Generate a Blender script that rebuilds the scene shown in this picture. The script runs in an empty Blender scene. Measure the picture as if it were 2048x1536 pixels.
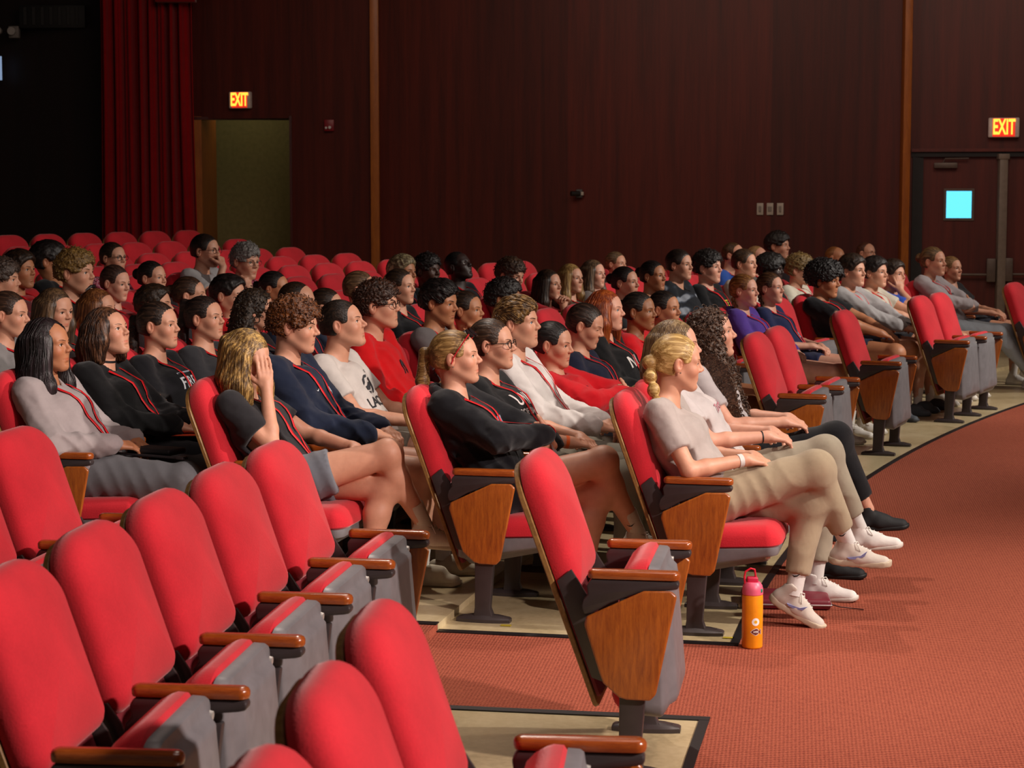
import bpy, bmesh, math, random
import numpy as np
from mathutils import Vector, Matrix
from mathutils.bvhtree import BVHTree
random.seed(7)
PI = math.pi
SC = bpy.context.scene
COL = SC.collection
# ------------------------------------------------------------------ camera, world, lights, exposure
FPX = 4000.0; PITCH = math.atan(385 / FPX); CZ = 1.8
cd = bpy.data.cameras.new('camera'); cam = bpy.data.objects.new('camera', cd); COL.objects.link(cam)
cam.location = (0, 0, CZ); cam.rotation_euler = (PI / 2 - PITCH, 0, 0)
cd.sensor_width = 36.0; cd.lens = FPX / 2048 * 36.0; cd.clip_end = 200
cd.dof.use_dof = True; cd.dof.focus_distance = 8.6; cd.dof.aperture_fstop = 9.0
SC.camera = cam
w = bpy.data.worlds.new('world'); SC.world = w; w.use_nodes = True
w.node_tree.nodes['Background'].inputs[0].default_value = (1.0, 0.86, 0.78, 1)
w.node_tree.nodes['Background'].inputs[1].default_value = 0.06
SC.view_settings.view_transform = 'Standard'; SC.view_settings.look = 'None'
SC.view_settings.exposure = 0.0; SC.view_settings.gamma = 1.0; SC.view_settings.use_curve_mapping = False


def spot(name, loc, tgt, power, angle, col, radius=.15, blend=.6):
    l = bpy.data.lights.new(name, 'SPOT'); l.energy = power; l.spot_size = math.radians(angle); l.spot_blend = blend
    l.color = col; l.shadow_soft_size = radius
    o = bpy.data.objects.new(name, l); COL.objects.link(o); o.location = loc
    o.rotation_euler = (Vector(tgt) - Vector(loc)).to_track_quat('-Z', 'Y').to_euler(); return o


def area(name, loc, tgt, power, size, col):
    l = bpy.data.lights.new(name, 'AREA'); l.energy = power; l.size = size; l.color = col; l.spread = math.radians(150)
    o = bpy.data.objects.new(name, l); COL.objects.link(o); o.location = loc
    o.rotation_euler = (Vector(tgt) - Vector(loc)).to_track_quat('-Z', 'Y').to_euler(); return o


spot('stage_light', (6.6, 6.8, 4.8), (1.2, 9.3, .6), 2050, 58, (1, .90, .80), .12, .8)
spot('stage_light', (9.0, 12.5, 5.4), (2.2, 15.0, .6), 2300, 56, (1, .91, .82), .12, .8)
spot('stage_light', (11.0, 17.0, 5.4), (4.0, 18.5, .8), 1300, 50, (1, .91, .82), .12, .8)
spot('stage_light', (5.2, 2.4, 4.2), (-.5, 5.2, .6), 2350, 62, (1, .82, .76), .18, .7)
spot('house_light', (-.5, 11.5, 5.8), (1.7, 7.2, 0), 560, 55, (1, .86, .74), .10, .5)
spot('house_light', (2.8, 7.2, 5.8), (2.0, 6.6, 0), 260, 62, (1, .84, .72), .2, .8)
area('house_light_soft', (1.0, 6.0, 5.9), (-1.5, 10.0, .5), 75, 3.0, (1, .80, .72))
area('wall_fill', (-1.0, 17.5, 6.2), (0.0, 24.5, 2.2), 62, 3.0, (1, .78, .62))  # added fill lamp, brightens the back wall panelling and posts
area('wall_fill', (4.5, 16.5, 6.2), (6.0, 22.5, 2.0), 68, 3.0, (1, .78, .62))  # second added fill, lifts the wall round the double doors


# ------------------------------------------------------------------ layout of the hall (rows are arcs)
R0 = 33.3; A0 = math.radians(12.0)
CX, CY = 0.756 + R0 * math.cos(A0), 8.036 - R0 * math.sin(A0)
RP = .9


def rad(r, al):
    k = max(0.0, (math.degrees(al) - 18) / 9.6)
    return R0 + r - .11 * min(k, 1.6) + .015 * max(0.0, 9.6 - math.degrees(al)) + .012 * min(1.0, max(0.0, (11.7 - math.degrees(al)) / 2))


def pt(r, al):
    R = rad(r, al); return CX - R * math.cos(al), CY + R * math.sin(al)


FL = [0, 0, .03, .05, .10, .15, .18, .21, .25, .32, .40, .40]


def proj(X, Y, Z):
    z = Z - CZ
    d = Y * math.cos(PITCH) - z * math.sin(PITCH); u = Y * math.sin(PITCH) + z * math.cos(PITCH)
    return 1024 + FPX * X / d, 768 - FPX * u / d


def ray_at(x, y, Y):
    a = (x - 1024) / FPX; b = (768 - y) / FPX
    dx, dy, dz = a, math.cos(PITCH) + b * math.sin(PITCH), -math.sin(PITCH) + b * math.cos(PITCH)
    t = Y / dy; return dx * t, Y, CZ + dz * t


# ------------------------------------------------------------------ materials
def s2l(c):
    if isinstance(c, str):
        c = [int(c[i:i + 2], 16) / 255 for i in (1, 3, 5)]
    return tuple((v / 12.92 if v <= .04045 else ((v + .055) / 1.055) ** 2.4) for v in c[:3]) + (1,)


MATS = {}


def newmat(name):
    m = bpy.data.materials.new(name); m.use_nodes = True
    return m, m.node_tree, m.node_tree.nodes['Principled BSDF']


def nd(t, typ, **k):
    n = t.nodes.new(typ)
    for a, b in k.items(): setattr(n, a, b)
    return n


def mapping(t, scale, coord='Object', rot=(0, 0, 0)):
    tc = nd(t, 'ShaderNodeTexCoord'); mp = nd(t, 'ShaderNodeMapping')
    mp.inputs['Scale'].default_value = scale; mp.inputs['Rotation'].default_value = rot
    t.links.new(tc.outputs[coord], mp.inputs['Vector']); return mp.outputs[0]


def noise(t, vec, scale, detail=3, rough=.5, dist=0.0):
    n = nd(t, 'ShaderNodeTexNoise'); n.inputs['Scale'].default_value = scale
    n.inputs['Detail'].default_value = detail; n.inputs['Roughness'].default_value = rough; n.inputs['Distortion'].default_value = dist
    if vec: t.links.new(vec, n.inputs['Vector'])
    return n.outputs['Fac']


def ramp(t, fac, stops):
    r = nd(t, 'ShaderNodeValToRGB'); e = r.color_ramp.elements
    e[0].position, e[0].color = stops[0][0], stops[0][1]
    e[1].position, e[1].color = stops[-1][0], stops[-1][1]
    for p, c in stops[1:-1]:
        x = e.new(p); x.color = c
    t.links.new(fac, r.inputs[0]); return r.outputs[0]


def bump(t, bs, h, strength, dist=.01):
    b = nd(t, 'ShaderNodeBump'); b.inputs['Strength'].default_value = strength; b.inputs['Distance'].default_value = dist
    t.links.new(h, b.inputs['Height']); t.links.new(b.outputs[0], bs.inputs['Normal'])


def dark(c, f):
    return (c[0] * f, c[1] * f, c[2] * f, 1)


def plain(name, c, rough=.5, metal=0.0, emit=0.0, coat=0.0):
    if name in MATS: return MATS[name]
    m, t, b = newmat(name); c = s2l(c) if isinstance(c, str) else c
    b.inputs['Base Color'].default_value = c; b.inputs['Roughness'].default_value = rough; b.inputs['Metallic'].default_value = metal
    b.inputs['Coat Weight'].default_value = coat
    if emit:
        b.inputs['Emission Color'].default_value = c; b.inputs['Emission Strength'].default_value = emit
    else:
        v = mapping(t, (1, 1, 1)); n = noise(t, v, 18, 4)
        t.links.new(ramp(t, n, [(.3, dark(c, .85)), (.7, dark(c, 1.08))]), b.inputs['Base Color'])
    MATS[name] = m; return m


def cloth(c, knit=900.0, name=None, sheen=.15):
    name = name or 'cloth_' + c.strip('#')
    if name in MATS: return MATS[name]
    m, t, b = newmat(name); cl = s2l(c)
    b.inputs['Roughness'].default_value = .92; b.inputs['Sheen Weight'].default_value = sheen; b.inputs['Specular IOR Level'].default_value = .15
    v = mapping(t, (1, 1, 1)); n = noise(t, v, 9, 5, .6)
    t.links.new(ramp(t, n, [(.3, dark(cl, .86)), (.7, dark(cl, 1.06))]), b.inputs['Base Color'])
    n2 = noise(t, v, knit, 2); n3 = noise(t, v, 11, 3, .5, 1.0)
    ad = nd(t, 'ShaderNodeMath', operation='MULTIPLY_ADD'); ad.inputs[1].default_value = 3.5
    t.links.new(n3, ad.inputs[0]); t.links.new(n2, ad.inputs[2]); bump(t, b, ad.outputs[0], .35, .004)
    MATS[name] = m; return m


def plaid():
    if 'plaid' in MATS: return MATS['plaid']
    m, t, b = newmat('plaid'); b.inputs['Roughness'].default_value = .95
    v = mapping(t, (1, 1, 1), rot=(0, .25, 0)); s = nd(t, 'ShaderNodeSeparateXYZ'); t.links.new(v, s.inputs[0])
    cols = []
    for ax in (0, 2):
        mu = nd(t, 'ShaderNodeMath', operation='MULTIPLY'); mu.inputs[1].default_value = 62; t.links.new(s.outputs[ax], mu.inputs[0])
        si = nd(t, 'ShaderNodeMath', operation='SINE'); t.links.new(mu.outputs[0], si.inputs[0]); cols.append(si.outputs[0])
    ad = nd(t, 'ShaderNodeMath', operation='ADD'); t.links.new(cols[0], ad.inputs[0]); t.links.new(cols[1], ad.inputs[1])
    t.links.new(ramp(t, ad.outputs[0], [(0, s2l('#15181f')), (.35, s2l('#252b36')), (.8, s2l('#5d6470')), (1, s2l('#8b919b'))]), b.inputs['Base Color'])
    MATS['plaid'] = m; return m


def floral():
    if 'floral' in MATS: return MATS['floral']
    m, t, b = newmat('floral'); b.inputs['Roughness'].default_value = .9
    v = mapping(t, (1, 1, 1)); n = noise(t, v, 38, 2, .5, 1.5)
    t.links.new(ramp(t, n, [(.42, s2l('#4a0d1b')), (.52, s2l('#a32a4a')), (.6, s2l('#c98a9a')), (.7, s2l('#3a0a16'))]), b.inputs['Base Color'])
    MATS['floral'] = m; return m


def fabric_red():
    m, t, b = newmat('red_upholstery'); b.inputs['Roughness'].default_value = .88
    b.inputs['Sheen Weight'].default_value = .32; b.inputs['Sheen Roughness'].default_value = .45; b.inputs['Sheen Tint'].default_value = (1, .72, .70, 1); b.inputs['Specular IOR Level'].default_value = .2
    v = mapping(t, (1, 1, 1)); n = noise(t, v, 160, 3); n2 = noise(t, v, 6, 3)
    c = s2l('#c92632')
    mx = nd(t, 'ShaderNodeMath', operation='MULTIPLY_ADD'); mx.inputs[1].default_value = .5; t.links.new(n, mx.inputs[0]); t.links.new(n2, mx.inputs[2])
    t.links.new(ramp(t, mx.outputs[0], [(.5, dark(c, .82)), (1.0, dark(c, 1.08))]), b.inputs['Base Color'])
    bump(t, b, n, .35, .002); return m


def wood(name, a, bcol, scale=(1, 1, 1), rough=.35, coat=.3, gr=6.0):
    m, t, b = newmat(name); b.inputs['Roughness'].default_value = rough; b.inputs['Coat Weight'].default_value = coat; b.inputs['Coat Roughness'].default_value = .2
    v = mapping(t, scale); n = noise(t, v, gr, 6, .62, .6); n2 = noise(t, v, gr * 7, 3, .6)
    mx = nd(t, 'ShaderNodeMath', operation='MULTIPLY_ADD'); mx.inputs[1].default_value = .35; t.links.new(n2, mx.inputs[0]); t.links.new(n, mx.inputs[2])
    t.links.new(ramp(t, mx.outputs[0], [(.42, s2l(a)), (.85, s2l(bcol))]), b.inputs['Base Color'])
    bump(t, b, n2, .12, .002); return m


def skinmat():
    m, t, b = newmat('skin'); b.inputs['Roughness'].default_value = .52
    at = nd(t, 'ShaderNodeAttribute', attribute_name='Col')
    v = mapping(t, (1, 1, 1)); n = noise(t, v, 30, 4)
    mx = nd(t, 'ShaderNodeMix', data_type='RGBA', blend_type='MULTIPLY'); mx.inputs[0].default_value = .35
    t.links.new(at.outputs['Color'], mx.inputs[6])
    t.links.new(ramp(t, n, [(.3, (.78, .7, .68, 1)), (.7, (1.1, 1.1, 1.1, 1))]), mx.inputs[7])
    t.links.new(mx.outputs[2], b.inputs['Base Color'])
    b.inputs['Subsurface Weight'].default_value = .12; b.inputs['Subsurface Radius'].default_value = (.012, .005, .003); b.inputs['Subsurface Scale'].default_value = .6
    n2 = noise(t, v, 260, 2); bump(t, b, n2, .12, .001); return m


def hairmat(c1, c2, mode):
    key = 'hair_%s_%s_%s' % (c1, c2, mode)
    if key in MATS: return MATS[key]
    m, t, b = newmat('hair'); b.inputs['Roughness'].default_value = .42; b.inputs['Specular IOR Level'].default_value = .45
    sc = {'back': (5, 90, 70), 'down': (70, 70, 3.2), 'curl': (60, 60, 60), 'short': (35, 90, 50)}[mode]
    v = mapping(t, sc); n = noise(t, v, 1.0, 4, .65, .4 if mode != 'curl' else 2.0); v2 = mapping(t, tuple(s * 2.6 for s in sc)); n2 = noise(t, v2, 1.0, 2, .5)
    t.links.new(ramp(t, n, [(.30, dark(s2l(c1), .8)), (.45, s2l(c1)), (.66, s2l(c2))]), b.inputs['Base Color'])
    ad = nd(t, 'ShaderNodeMath', operation='ADD'); t.links.new(n, ad.inputs[0]); t.links.new(n2, ad.inputs[1])
    bump(t, b, ad.outputs[0], .6, .004)
    MATS[key] = m; return m


def carpet():
    m, t, b = newmat('ribbed_carpet'); b.inputs['Roughness'].default_value = .97; b.inputs['Specular IOR Level'].default_value = .1
    v = mapping(t, (1, 1, 1), rot=(0, 0, math.radians(8)))
    wv = nd(t, 'ShaderNodeTexWave', wave_type='BANDS', bands_direction='Y'); wv.inputs['Scale'].default_value = 15.5; wv.inputs['Distortion'].default_value = 1.2
    wv.inputs['Detail'].default_value = 1; wv.inputs['Detail Scale'].default_value = 6
    wx = nd(t, 'ShaderNodeTexWave', wave_type='BANDS', bands_direction='X'); wx.inputs['Scale'].default_value = 24; wx.inputs['Distortion'].default_value = .8
    t.links.new(v, wv.inputs[0]); t.links.new(v, wx.inputs[0])
    ml = nd(t, 'ShaderNodeMath', operation='MULTIPLY_ADD'); ml.inputs[1].default_value = .28; t.links.new(wx.outputs['Fac'], ml.inputs[0]); t.links.new(wv.outputs['Fac'], ml.inputs[2])
    n = noise(t, v, 300, 2); n2 = noise(t, v, 1.2, 4)
    a2 = nd(t, 'ShaderNodeMath', operation='MULTIPLY_ADD'); a2.inputs[1].default_value = .5; t.links.new(n, a2.inputs[0]); t.links.new(ml.outputs[0], a2.inputs[2])
    a3 = nd(t, 'ShaderNodeMath', operation='MULTIPLY_ADD'); a3.inputs[1].default_value = .3; t.links.new(n2, a3.inputs[0]); t.links.new(a2.outputs[0], a3.inputs[2])
    t.links.new(ramp(t, a3.outputs[0], [(.3, s2l('#5c2620')), (.8, s2l('#8a4335')), (1.5, s2l('#a95c46'))]), b.inputs['Base Color'])
    bump(t, b, a2.outputs[0], .6, .006); return m


def lino():
    m, t, b = newmat('cream_linoleum'); b.inputs['Roughness'].default_value = .32
    v = mapping(t, (1, 1, 1)); n = noise(t, v, 1.6, 6, .65, .5); n2 = noise(t, v, 40, 3)
    mx = nd(t, 'ShaderNodeMath', operation='MULTIPLY_ADD'); mx.inputs[1].default_value = .25; t.links.new(n2, mx.inputs[0]); t.links.new(n, mx.inputs[2])
    t.links.new(ramp(t, mx.outputs[0], [(.4, s2l('#8a7a58')), (.6, s2l('#b8a680')), (.8, s2l('#cdbd98'))]), b.inputs['Base Color'])
    return m


def wallwood(name, a, bcol):
    m, t, b = newmat(name); b.inputs['Roughness'].default_value = .5
    v = mapping(t, (1, 1, .045)); n = noise(t, v, 9, 6, .6, .3); n2 = noise(t, v, 60, 3, .6)
    mx = nd(t, 'ShaderNodeMath', operation='MULTIPLY_ADD'); mx.inputs[1].default_value = .4; t.links.new(n2, mx.inputs[0]); t.links.new(n, mx.inputs[2])
    col = ramp(t, mx.outputs[0], [(.45, s2l(a)), (.9, s2l(bcol))])
    vv = mapping(t, (1, 1, 1)); s = nd(t, 'ShaderNodeSeparateXYZ'); t.links.new(vv, s.inputs[0])
    cx = nd(t, 'ShaderNodeMath', operation='MULTIPLY'); cx.inputs[1].default_value = .82; t.links.new(s.outputs[0], cx.inputs[0])
    fl = nd(t, 'ShaderNodeMath', operation='FLOOR'); t.links.new(cx.outputs[0], fl.inputs[0])
    wn = nd(t, 'ShaderNodeTexWhiteNoise', noise_dimensions='1D'); t.links.new(fl.outputs[0], wn.inputs['W'])
    mr = nd(t, 'ShaderNodeMapRange'); mr.inputs['To Min'].default_value = .75; mr.inputs['To Max'].default_value = 1.15; t.links.new(wn.outputs['Value'], mr.inputs[0])
    vm = nd(t, 'ShaderNodeVectorMath', operation='SCALE'); t.links.new(col, vm.inputs[0]); t.links.new(mr.outputs[0], vm.inputs['Scale'])
    t.links.new(vm.outputs[0], b.inputs['Base Color']); return m


M_RED = fabric_red(); M_SKIN = skinmat(); M_CARPET = carpet(); M_LINO = lino()
M_ARM = wood('armrest_wood', '#7a3410', '#a9561f', (3, 30, 30), .22, .6)
M_PANEL = wood('panel_wood', '#803c14', '#b2621f', (14, 14, 1.6), .32, .4)
M_PLY = wood('plywood_edge', '#6e4a22', '#94703c', (8, 8, 8), .5, .1)
M_DARK = plain('dark_bracket', '#3a3232', .38)
M_PAN = plain('grey_plastic', '#757376', .42)
M_PANB = plain('charcoal_plastic', '#514e50', .42)
M_BOLT = plain('bolt', '#c9c6c0', .35, .5)
M_BLACK = plain('black_rubber', '#141214', .5)
M_WALL = wallwood('dark_panelling', '#451610', '#682216')
M_TRIM = wood('orange_trim', '#96501c', '#b8681f', (3, 3, .5), .5, .1)


# ------------------------------------------------------------------ object helpers
def link(o, parent=None):
    COL.objects.link(o)
    if parent is not None: o.parent = parent
    return o


def tag(o, label=None, cat=None, group=None, kind=None):
    if label: o['label'] = label
    if cat: o['category'] = cat
    if group: o['group'] = group
    if kind: o['kind'] = kind
    return o


def thing(name, label, cat, loc=(0, 0, 0), rz=0.0, group=None):
    o = bpy.data.objects.new(name, None); link(o); o.location = loc; o.rotation_euler = (0, 0, rz); o.empty_display_size = .1
    return tag(o, label, cat, group)


def mesh_np(name, v, f, mats, smooth=True, mi=None, col=None):
    me = bpy.data.meshes.new(name)
    v = np.asarray(v, dtype=np.float32); f = np.asarray(f, dtype=np.int32)
    nv, nf, w = len(v), len(f), f.shape[1]
    me.vertices.add(nv); me.vertices.foreach_set('co', v.ravel())
    me.loops.add(nf * w); me.loops.foreach_set('vertex_index', f.ravel())
    me.polygons.add(nf); me.polygons.foreach_set('loop_start', np.arange(0, nf * w, w, dtype=np.int32))
    try: me.polygons.foreach_set('loop_total', np.full(nf, w, dtype=np.int32))
    except Exception: pass
    for m in mats: me.materials.append(m)
    if mi is not None: me.polygons.foreach_set('material_index', np.asarray(mi, dtype=np.int32))
    me.update(calc_edges=True); me.validate()
    me.polygons.foreach_set('use_smooth', np.full(len(me.polygons), smooth))
    if col is not None:
        ca = me.color_attributes.new('Col', 'FLOAT_COLOR', 'POINT'); ca.data.foreach_set('color', np.asarray(col, dtype=np.float32).ravel())
    return me


class MB:
    """collects simple shapes into one mesh"""
    def __init__(s): s.bm = bmesh.new()

    def prism(s, pts, a, b, axis=1):
        """closed 2D outline pts extruded between a and b on the axis; outline is in the other two axes"""
        def mk(p, c):
            q = [p[0], p[1]]; q.insert(axis, c); return s.bm.verts.new(q)
        A = [mk(p, a) for p in pts]; B = [mk(p, b) for p in pts]; n = len(pts)
        s.bm.faces.new(A); s.bm.faces.new(B[::-1])
        for i in range(n): s.bm.faces.new((A[i], B[i], B[(i + 1) % n], A[(i + 1) % n]))
        return s

    def box(s, x0, x1, y0, y1, z0, z1, rot=None):
        vs = [s.bm.verts.new((x, y, z)) for x in (x0, x1) for y in (y0, y1) for z in (z0, z1)]
        for f in ((0, 1, 3, 2), (4, 6, 7, 5), (0, 4, 5, 1), (2, 3, 7, 6), (0, 2, 6, 4), (1, 5, 7, 3)):
            s.bm.faces.new([vs[i] for i in f])
        if rot is not None:
            for v_ in vs: v_.co = rot @ v_.co
        return s

    def cyl(s, a, b, r, r2=None, n=16):
        a = Vector(a); b = Vector(b); r2 = r if r2 is None else r2
        d = (b - a).normalized(); u = d.orthogonal().normalized(); v_ = d.cross(u)
        A = [s.bm.verts.new(a + (u * math.cos(2 * PI * i / n) + v_ * math.sin(2 * PI * i / n)) * r) for i in range(n)]
        B = [s.bm.verts.new(b + (u * math.cos(2 * PI * i / n) + v_ * math.sin(2 * PI * i / n)) * r2) for i in range(n)]
        s.bm.faces.new(A[::-1]); s.bm.faces.new(B)
        for i in range(n): s.bm.faces.new((A[i], A[(i + 1) % n], B[(i + 1) % n], B[i]))
        return s

    def rings(s, rs, cap=True):
        R = [[s.bm.verts.new(p) for p in r] for r in rs]; n = len(rs[0])
        for a, b in zip(R, R[1:]):
            for i in range(n): s.bm.faces.new((a[i], a[(i + 1) % n], b[(i + 1) % n], b[i]))
        if cap:
            s.bm.faces.new(R[0][::-1]); s.bm.faces.new(R[-1])
        return s

    def tube(s, pts, r, n=8):
        pts = [Vector(p) for p in pts]; rs = []; up = None
        for i, p in enumerate(pts):
            d = (pts[min(i + 1, len(pts) - 1)] - pts[max(i - 1, 0)]).normalized()
            if up is None: up = d.orthogonal().normalized()
            up = (up - d * up.dot(d)).normalized(); v_ = d.cross(up)
            rr = r[i] if isinstance(r, (list, tuple)) else r
            rs.append([p + (up * math.cos(2 * PI * k / n) + v_ * math.sin(2 * PI * k / n)) * rr for k in range(n)])
        return s.rings(rs)

    def bevel(s, w, seg=2, ang=30):
        bmesh.ops.recalc_face_normals(s.bm, faces=s.bm.faces)
        es = [e for e in s.bm.edges if len(e.link_faces) == 2 and e.calc_face_angle(0) > math.radians(ang)]
        bmesh.ops.bevel(s.bm, geom=es, offset=w, segments=seg, profile=.5, affect='EDGES', clamp_overlap=True); return s

    def mesh(s, name, mat, smooth=True):
        bmesh.ops.recalc_face_normals(s.bm, faces=s.bm.faces)
        me = bpy.data.meshes.new(name); s.bm.to_mesh(me); s.bm.free()
        for m in (mat if isinstance(mat, list) else [mat]): me.materials.append(m)
        if smooth:
            me.polygons.foreach_set('use_smooth', [True] * len(me.polygons))
            try: me.set_sharp_from_angle(angle=math.radians(38))
            except Exception: pass
        return me

    def build(s, name, mat, parent=None, smooth=True):
        return link(bpy.data.objects.new(name, s.mesh(name, mat, smooth)), parent)


def structure(o): o['kind'] = 'structure'; return o


# ------------------------------------------------------------------ the room
def arc_sheet(mb, r0, r1, a0, a1, z0, z1, th=.02, n=None):
    """slab following the rows between radii offsets and angles (degrees)"""
    n = n or max(2, int(abs(a1 - a0) / .8))
    sec = []
    for i in range(n + 1):
        al = math.radians(a0 + (a1 - a0) * i / n); p0 = pt(r0, al); p1 = pt(r1, al)
        sec.append([(p0[0], p0[1], z0), (p1[0], p1[1], z1), (p1[0], p1[1], z1 - th), (p0[0], p0[1], z0 - th)])
    mb.rings(sec)


mb = MB(); mb.box(-40, 14, -3, 34, -.30, -.03)
structure(mb.build('floor', M_CARPET))
# carpeted front area and aisle (level with the seating floor)
mb = MB(); pts = []
for i in range(81):
    al = math.radians(-8 + 60 * i / 80); p = pt(-.15, al); pts.append((p[0], p[1]))
outl = pts + [(14, 34), (14, -3), (pts[0][0], -3)]
outl = [p for p in outl if p[1] < 33 or p == (14, 34)]
mb.prism(outl, -.05, 0, 2)
structure(mb.build('floor_front_carpet', M_CARPET))
NEAR_END = 9.72; MID_START = 11.72
mb = MB()
for k in range(0, 12):
    r0 = -.15 if k == 0 else RP * k - .75; r1 = RP * k + .15; z = FL[min(k, 11)]
    if k == 11: r1 += 4
    arc_sheet(mb, r0, r1, NEAR_END, MID_START, z, z, .35, 3)
structure(mb.build('floor_aisle_carpet', M_CARPET))
for nm, (a0, a1) in (('floor_seating', (-6, NEAR_END)), ('floor_seating', (MID_START, 52))):
    mb = MB()
    for k in range(0, 12):
        r0 = -.15 if k == 0 else RP * k - .75; r1 = RP * k + .15; z = FL[min(k, 11)]
        if k == 11: r1 += 16
        arc_sheet(mb, r0, r1, a0, a1, z, z, .35)
    structure(mb.build(nm, M_LINO, smooth=False))
# black edge strips round the seating floor
mb = MB()
arc_sheet(mb, -.185, -.15, -6, NEAR_END, .004, .004, .012, 20); arc_sheet(mb, -.185, -.15, MID_START, 40, .004, .004, .012, 36)
structure(mb.build('trim_1', M_BLACK))
mb = MB()
for a in (NEAR_END, MID_START):
    for k in range(0, 6):
        r0 = -.185 if k == 0 else RP * k - .75
        arc_sheet(mb, r0, RP * k + .15, a - .04, a + .04, FL[k] + .005, FL[k] + .005, .03, 1)
structure(mb.build('trim_2', M_BLACK))

# side wall beyond the seats
def wp(x, D):
    p = ray_at(x, 383, D); return Vector((p[0], D, 0))


W0, W1, W2, W3 = wp(385, 25.2), wp(755, 24.6), wp(1810, 22.5), wp(2300, 22.0)
WT = 7.0


def wall_piece(name, a, b, z0, z1, mat, th=.15, off=0.0):
    d = (b - a).normalized(); n = Vector((-d.y, d.x, 0))       # n points away from the camera
    o = bpy.data.objects.new(name, None)
    L = (b - a).length; mb = MB(); mb.box(0, L, off, off + th, z0, z1); me = mb.mesh(name, mat, False)
    o = bpy.data.objects.new(name, me); link(o); o.location = (a.x, a.y, 0); o.rotation_euler = (0, 0, math.atan2(d.y, d.x))
    return o


def on_wall(a, b, x):
    """parameter along a-b seen at pixel column x"""
    best = None
    for i in range(0, 2001):
        t = i / 2000; p = a.lerp(b, t)
        px = proj(p.x, p.y, 1.8)[0]
        if best is None or abs(px - x) < best[0]: best = (abs(px - x), t, p)
    return best[2]


DL0, DL1 = on_wall(W0, W1, 388), on_wall(W0, W1, 583)
ztop_l = ray_at(495, 238, DL0.y)[2]
structure(wall_piece('wall_back_left', DL1, W1, -.3, WT, M_WALL))
structure(wall_piece('wall_back_left_header', W0, DL1, ztop_l, WT, M_WALL))
structure(wall_piece('wall_back', W1, W2, -.3, WT, M_WALL))
DR0, DR1, DRM, DRE = on_wall(W2, W3, 1832), on_wall(W2, W3, 2003), on_wall(W2, W3, 2004), on_wall(W2, W3, 2175)
ztop_r = ray_at(1900, 303, DR0.y)[2]
structure(wall_piece('wall_right_header', W2, W3, ztop_r, WT, M_WALL))
structure(wall_piece('wall_right_side', W2, on_wall(W2, W3, 1826), -.3, ztop_r, M_WALL))
# far left wall, darker, behind the curtain
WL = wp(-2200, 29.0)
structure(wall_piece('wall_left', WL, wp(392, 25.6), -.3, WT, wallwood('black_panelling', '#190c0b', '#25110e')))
# room beyond the left doorway
hall = wall_piece('wall_hallway', wp(300, 27.2), wp(700, 27.2), -.3, 4, plain('olive_paint', '#8a7c4e', .8)); structure(hall)
area('hallway_light', (wp(500, 26.3).x, 26.2, 3.4), (wp(440, 27).x, 27.2, 1.5), 2.2, .4, (1, .9, .6))
# posts between wall sections
for i, (p, wdt) in enumerate(((W1, .105), (W2, .085))):
    d = (W3 - W2).normalized(); mb = MB()
    mb.box(p.x - wdt / 2 - .02, p.x + wdt / 2 - .02, p.y - .16, p.y + .02, -.2, WT); mb.bevel(.006)
    structure(mb.build('trim_%d' % (3 + i), M_TRIM))
# left doorway frame
mb = MB(); mb.box(DL0.x - .02, DL0.x + .11, DL0.y - .04, DL0.y + 1.2, -.2, ztop_l + .03)
structure(mb.build('trim_5', M_TRIM))
mb = MB(); mb.box(DL0.x - .03, DL1.x + .03, DL0.y - .05, DL0.y + .16, ztop_l - .01, ztop_l + .025)
mb.box(DL1.x - .015, DL1.x + .015, DL1.y - .05, DL1.y + .16, -.2, ztop_l + .025)
structure(mb.build('trim_6', wood('maroon_trim', '#3c1410', '#5a1f16', (2, 2, .5))))

# right double doors
M_DOOR = wallwood('door_veneer', '#4a1712', '#6a251a')
M_STEEL = plain('painted_steel', '#6e6058', .45, .3)


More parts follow.
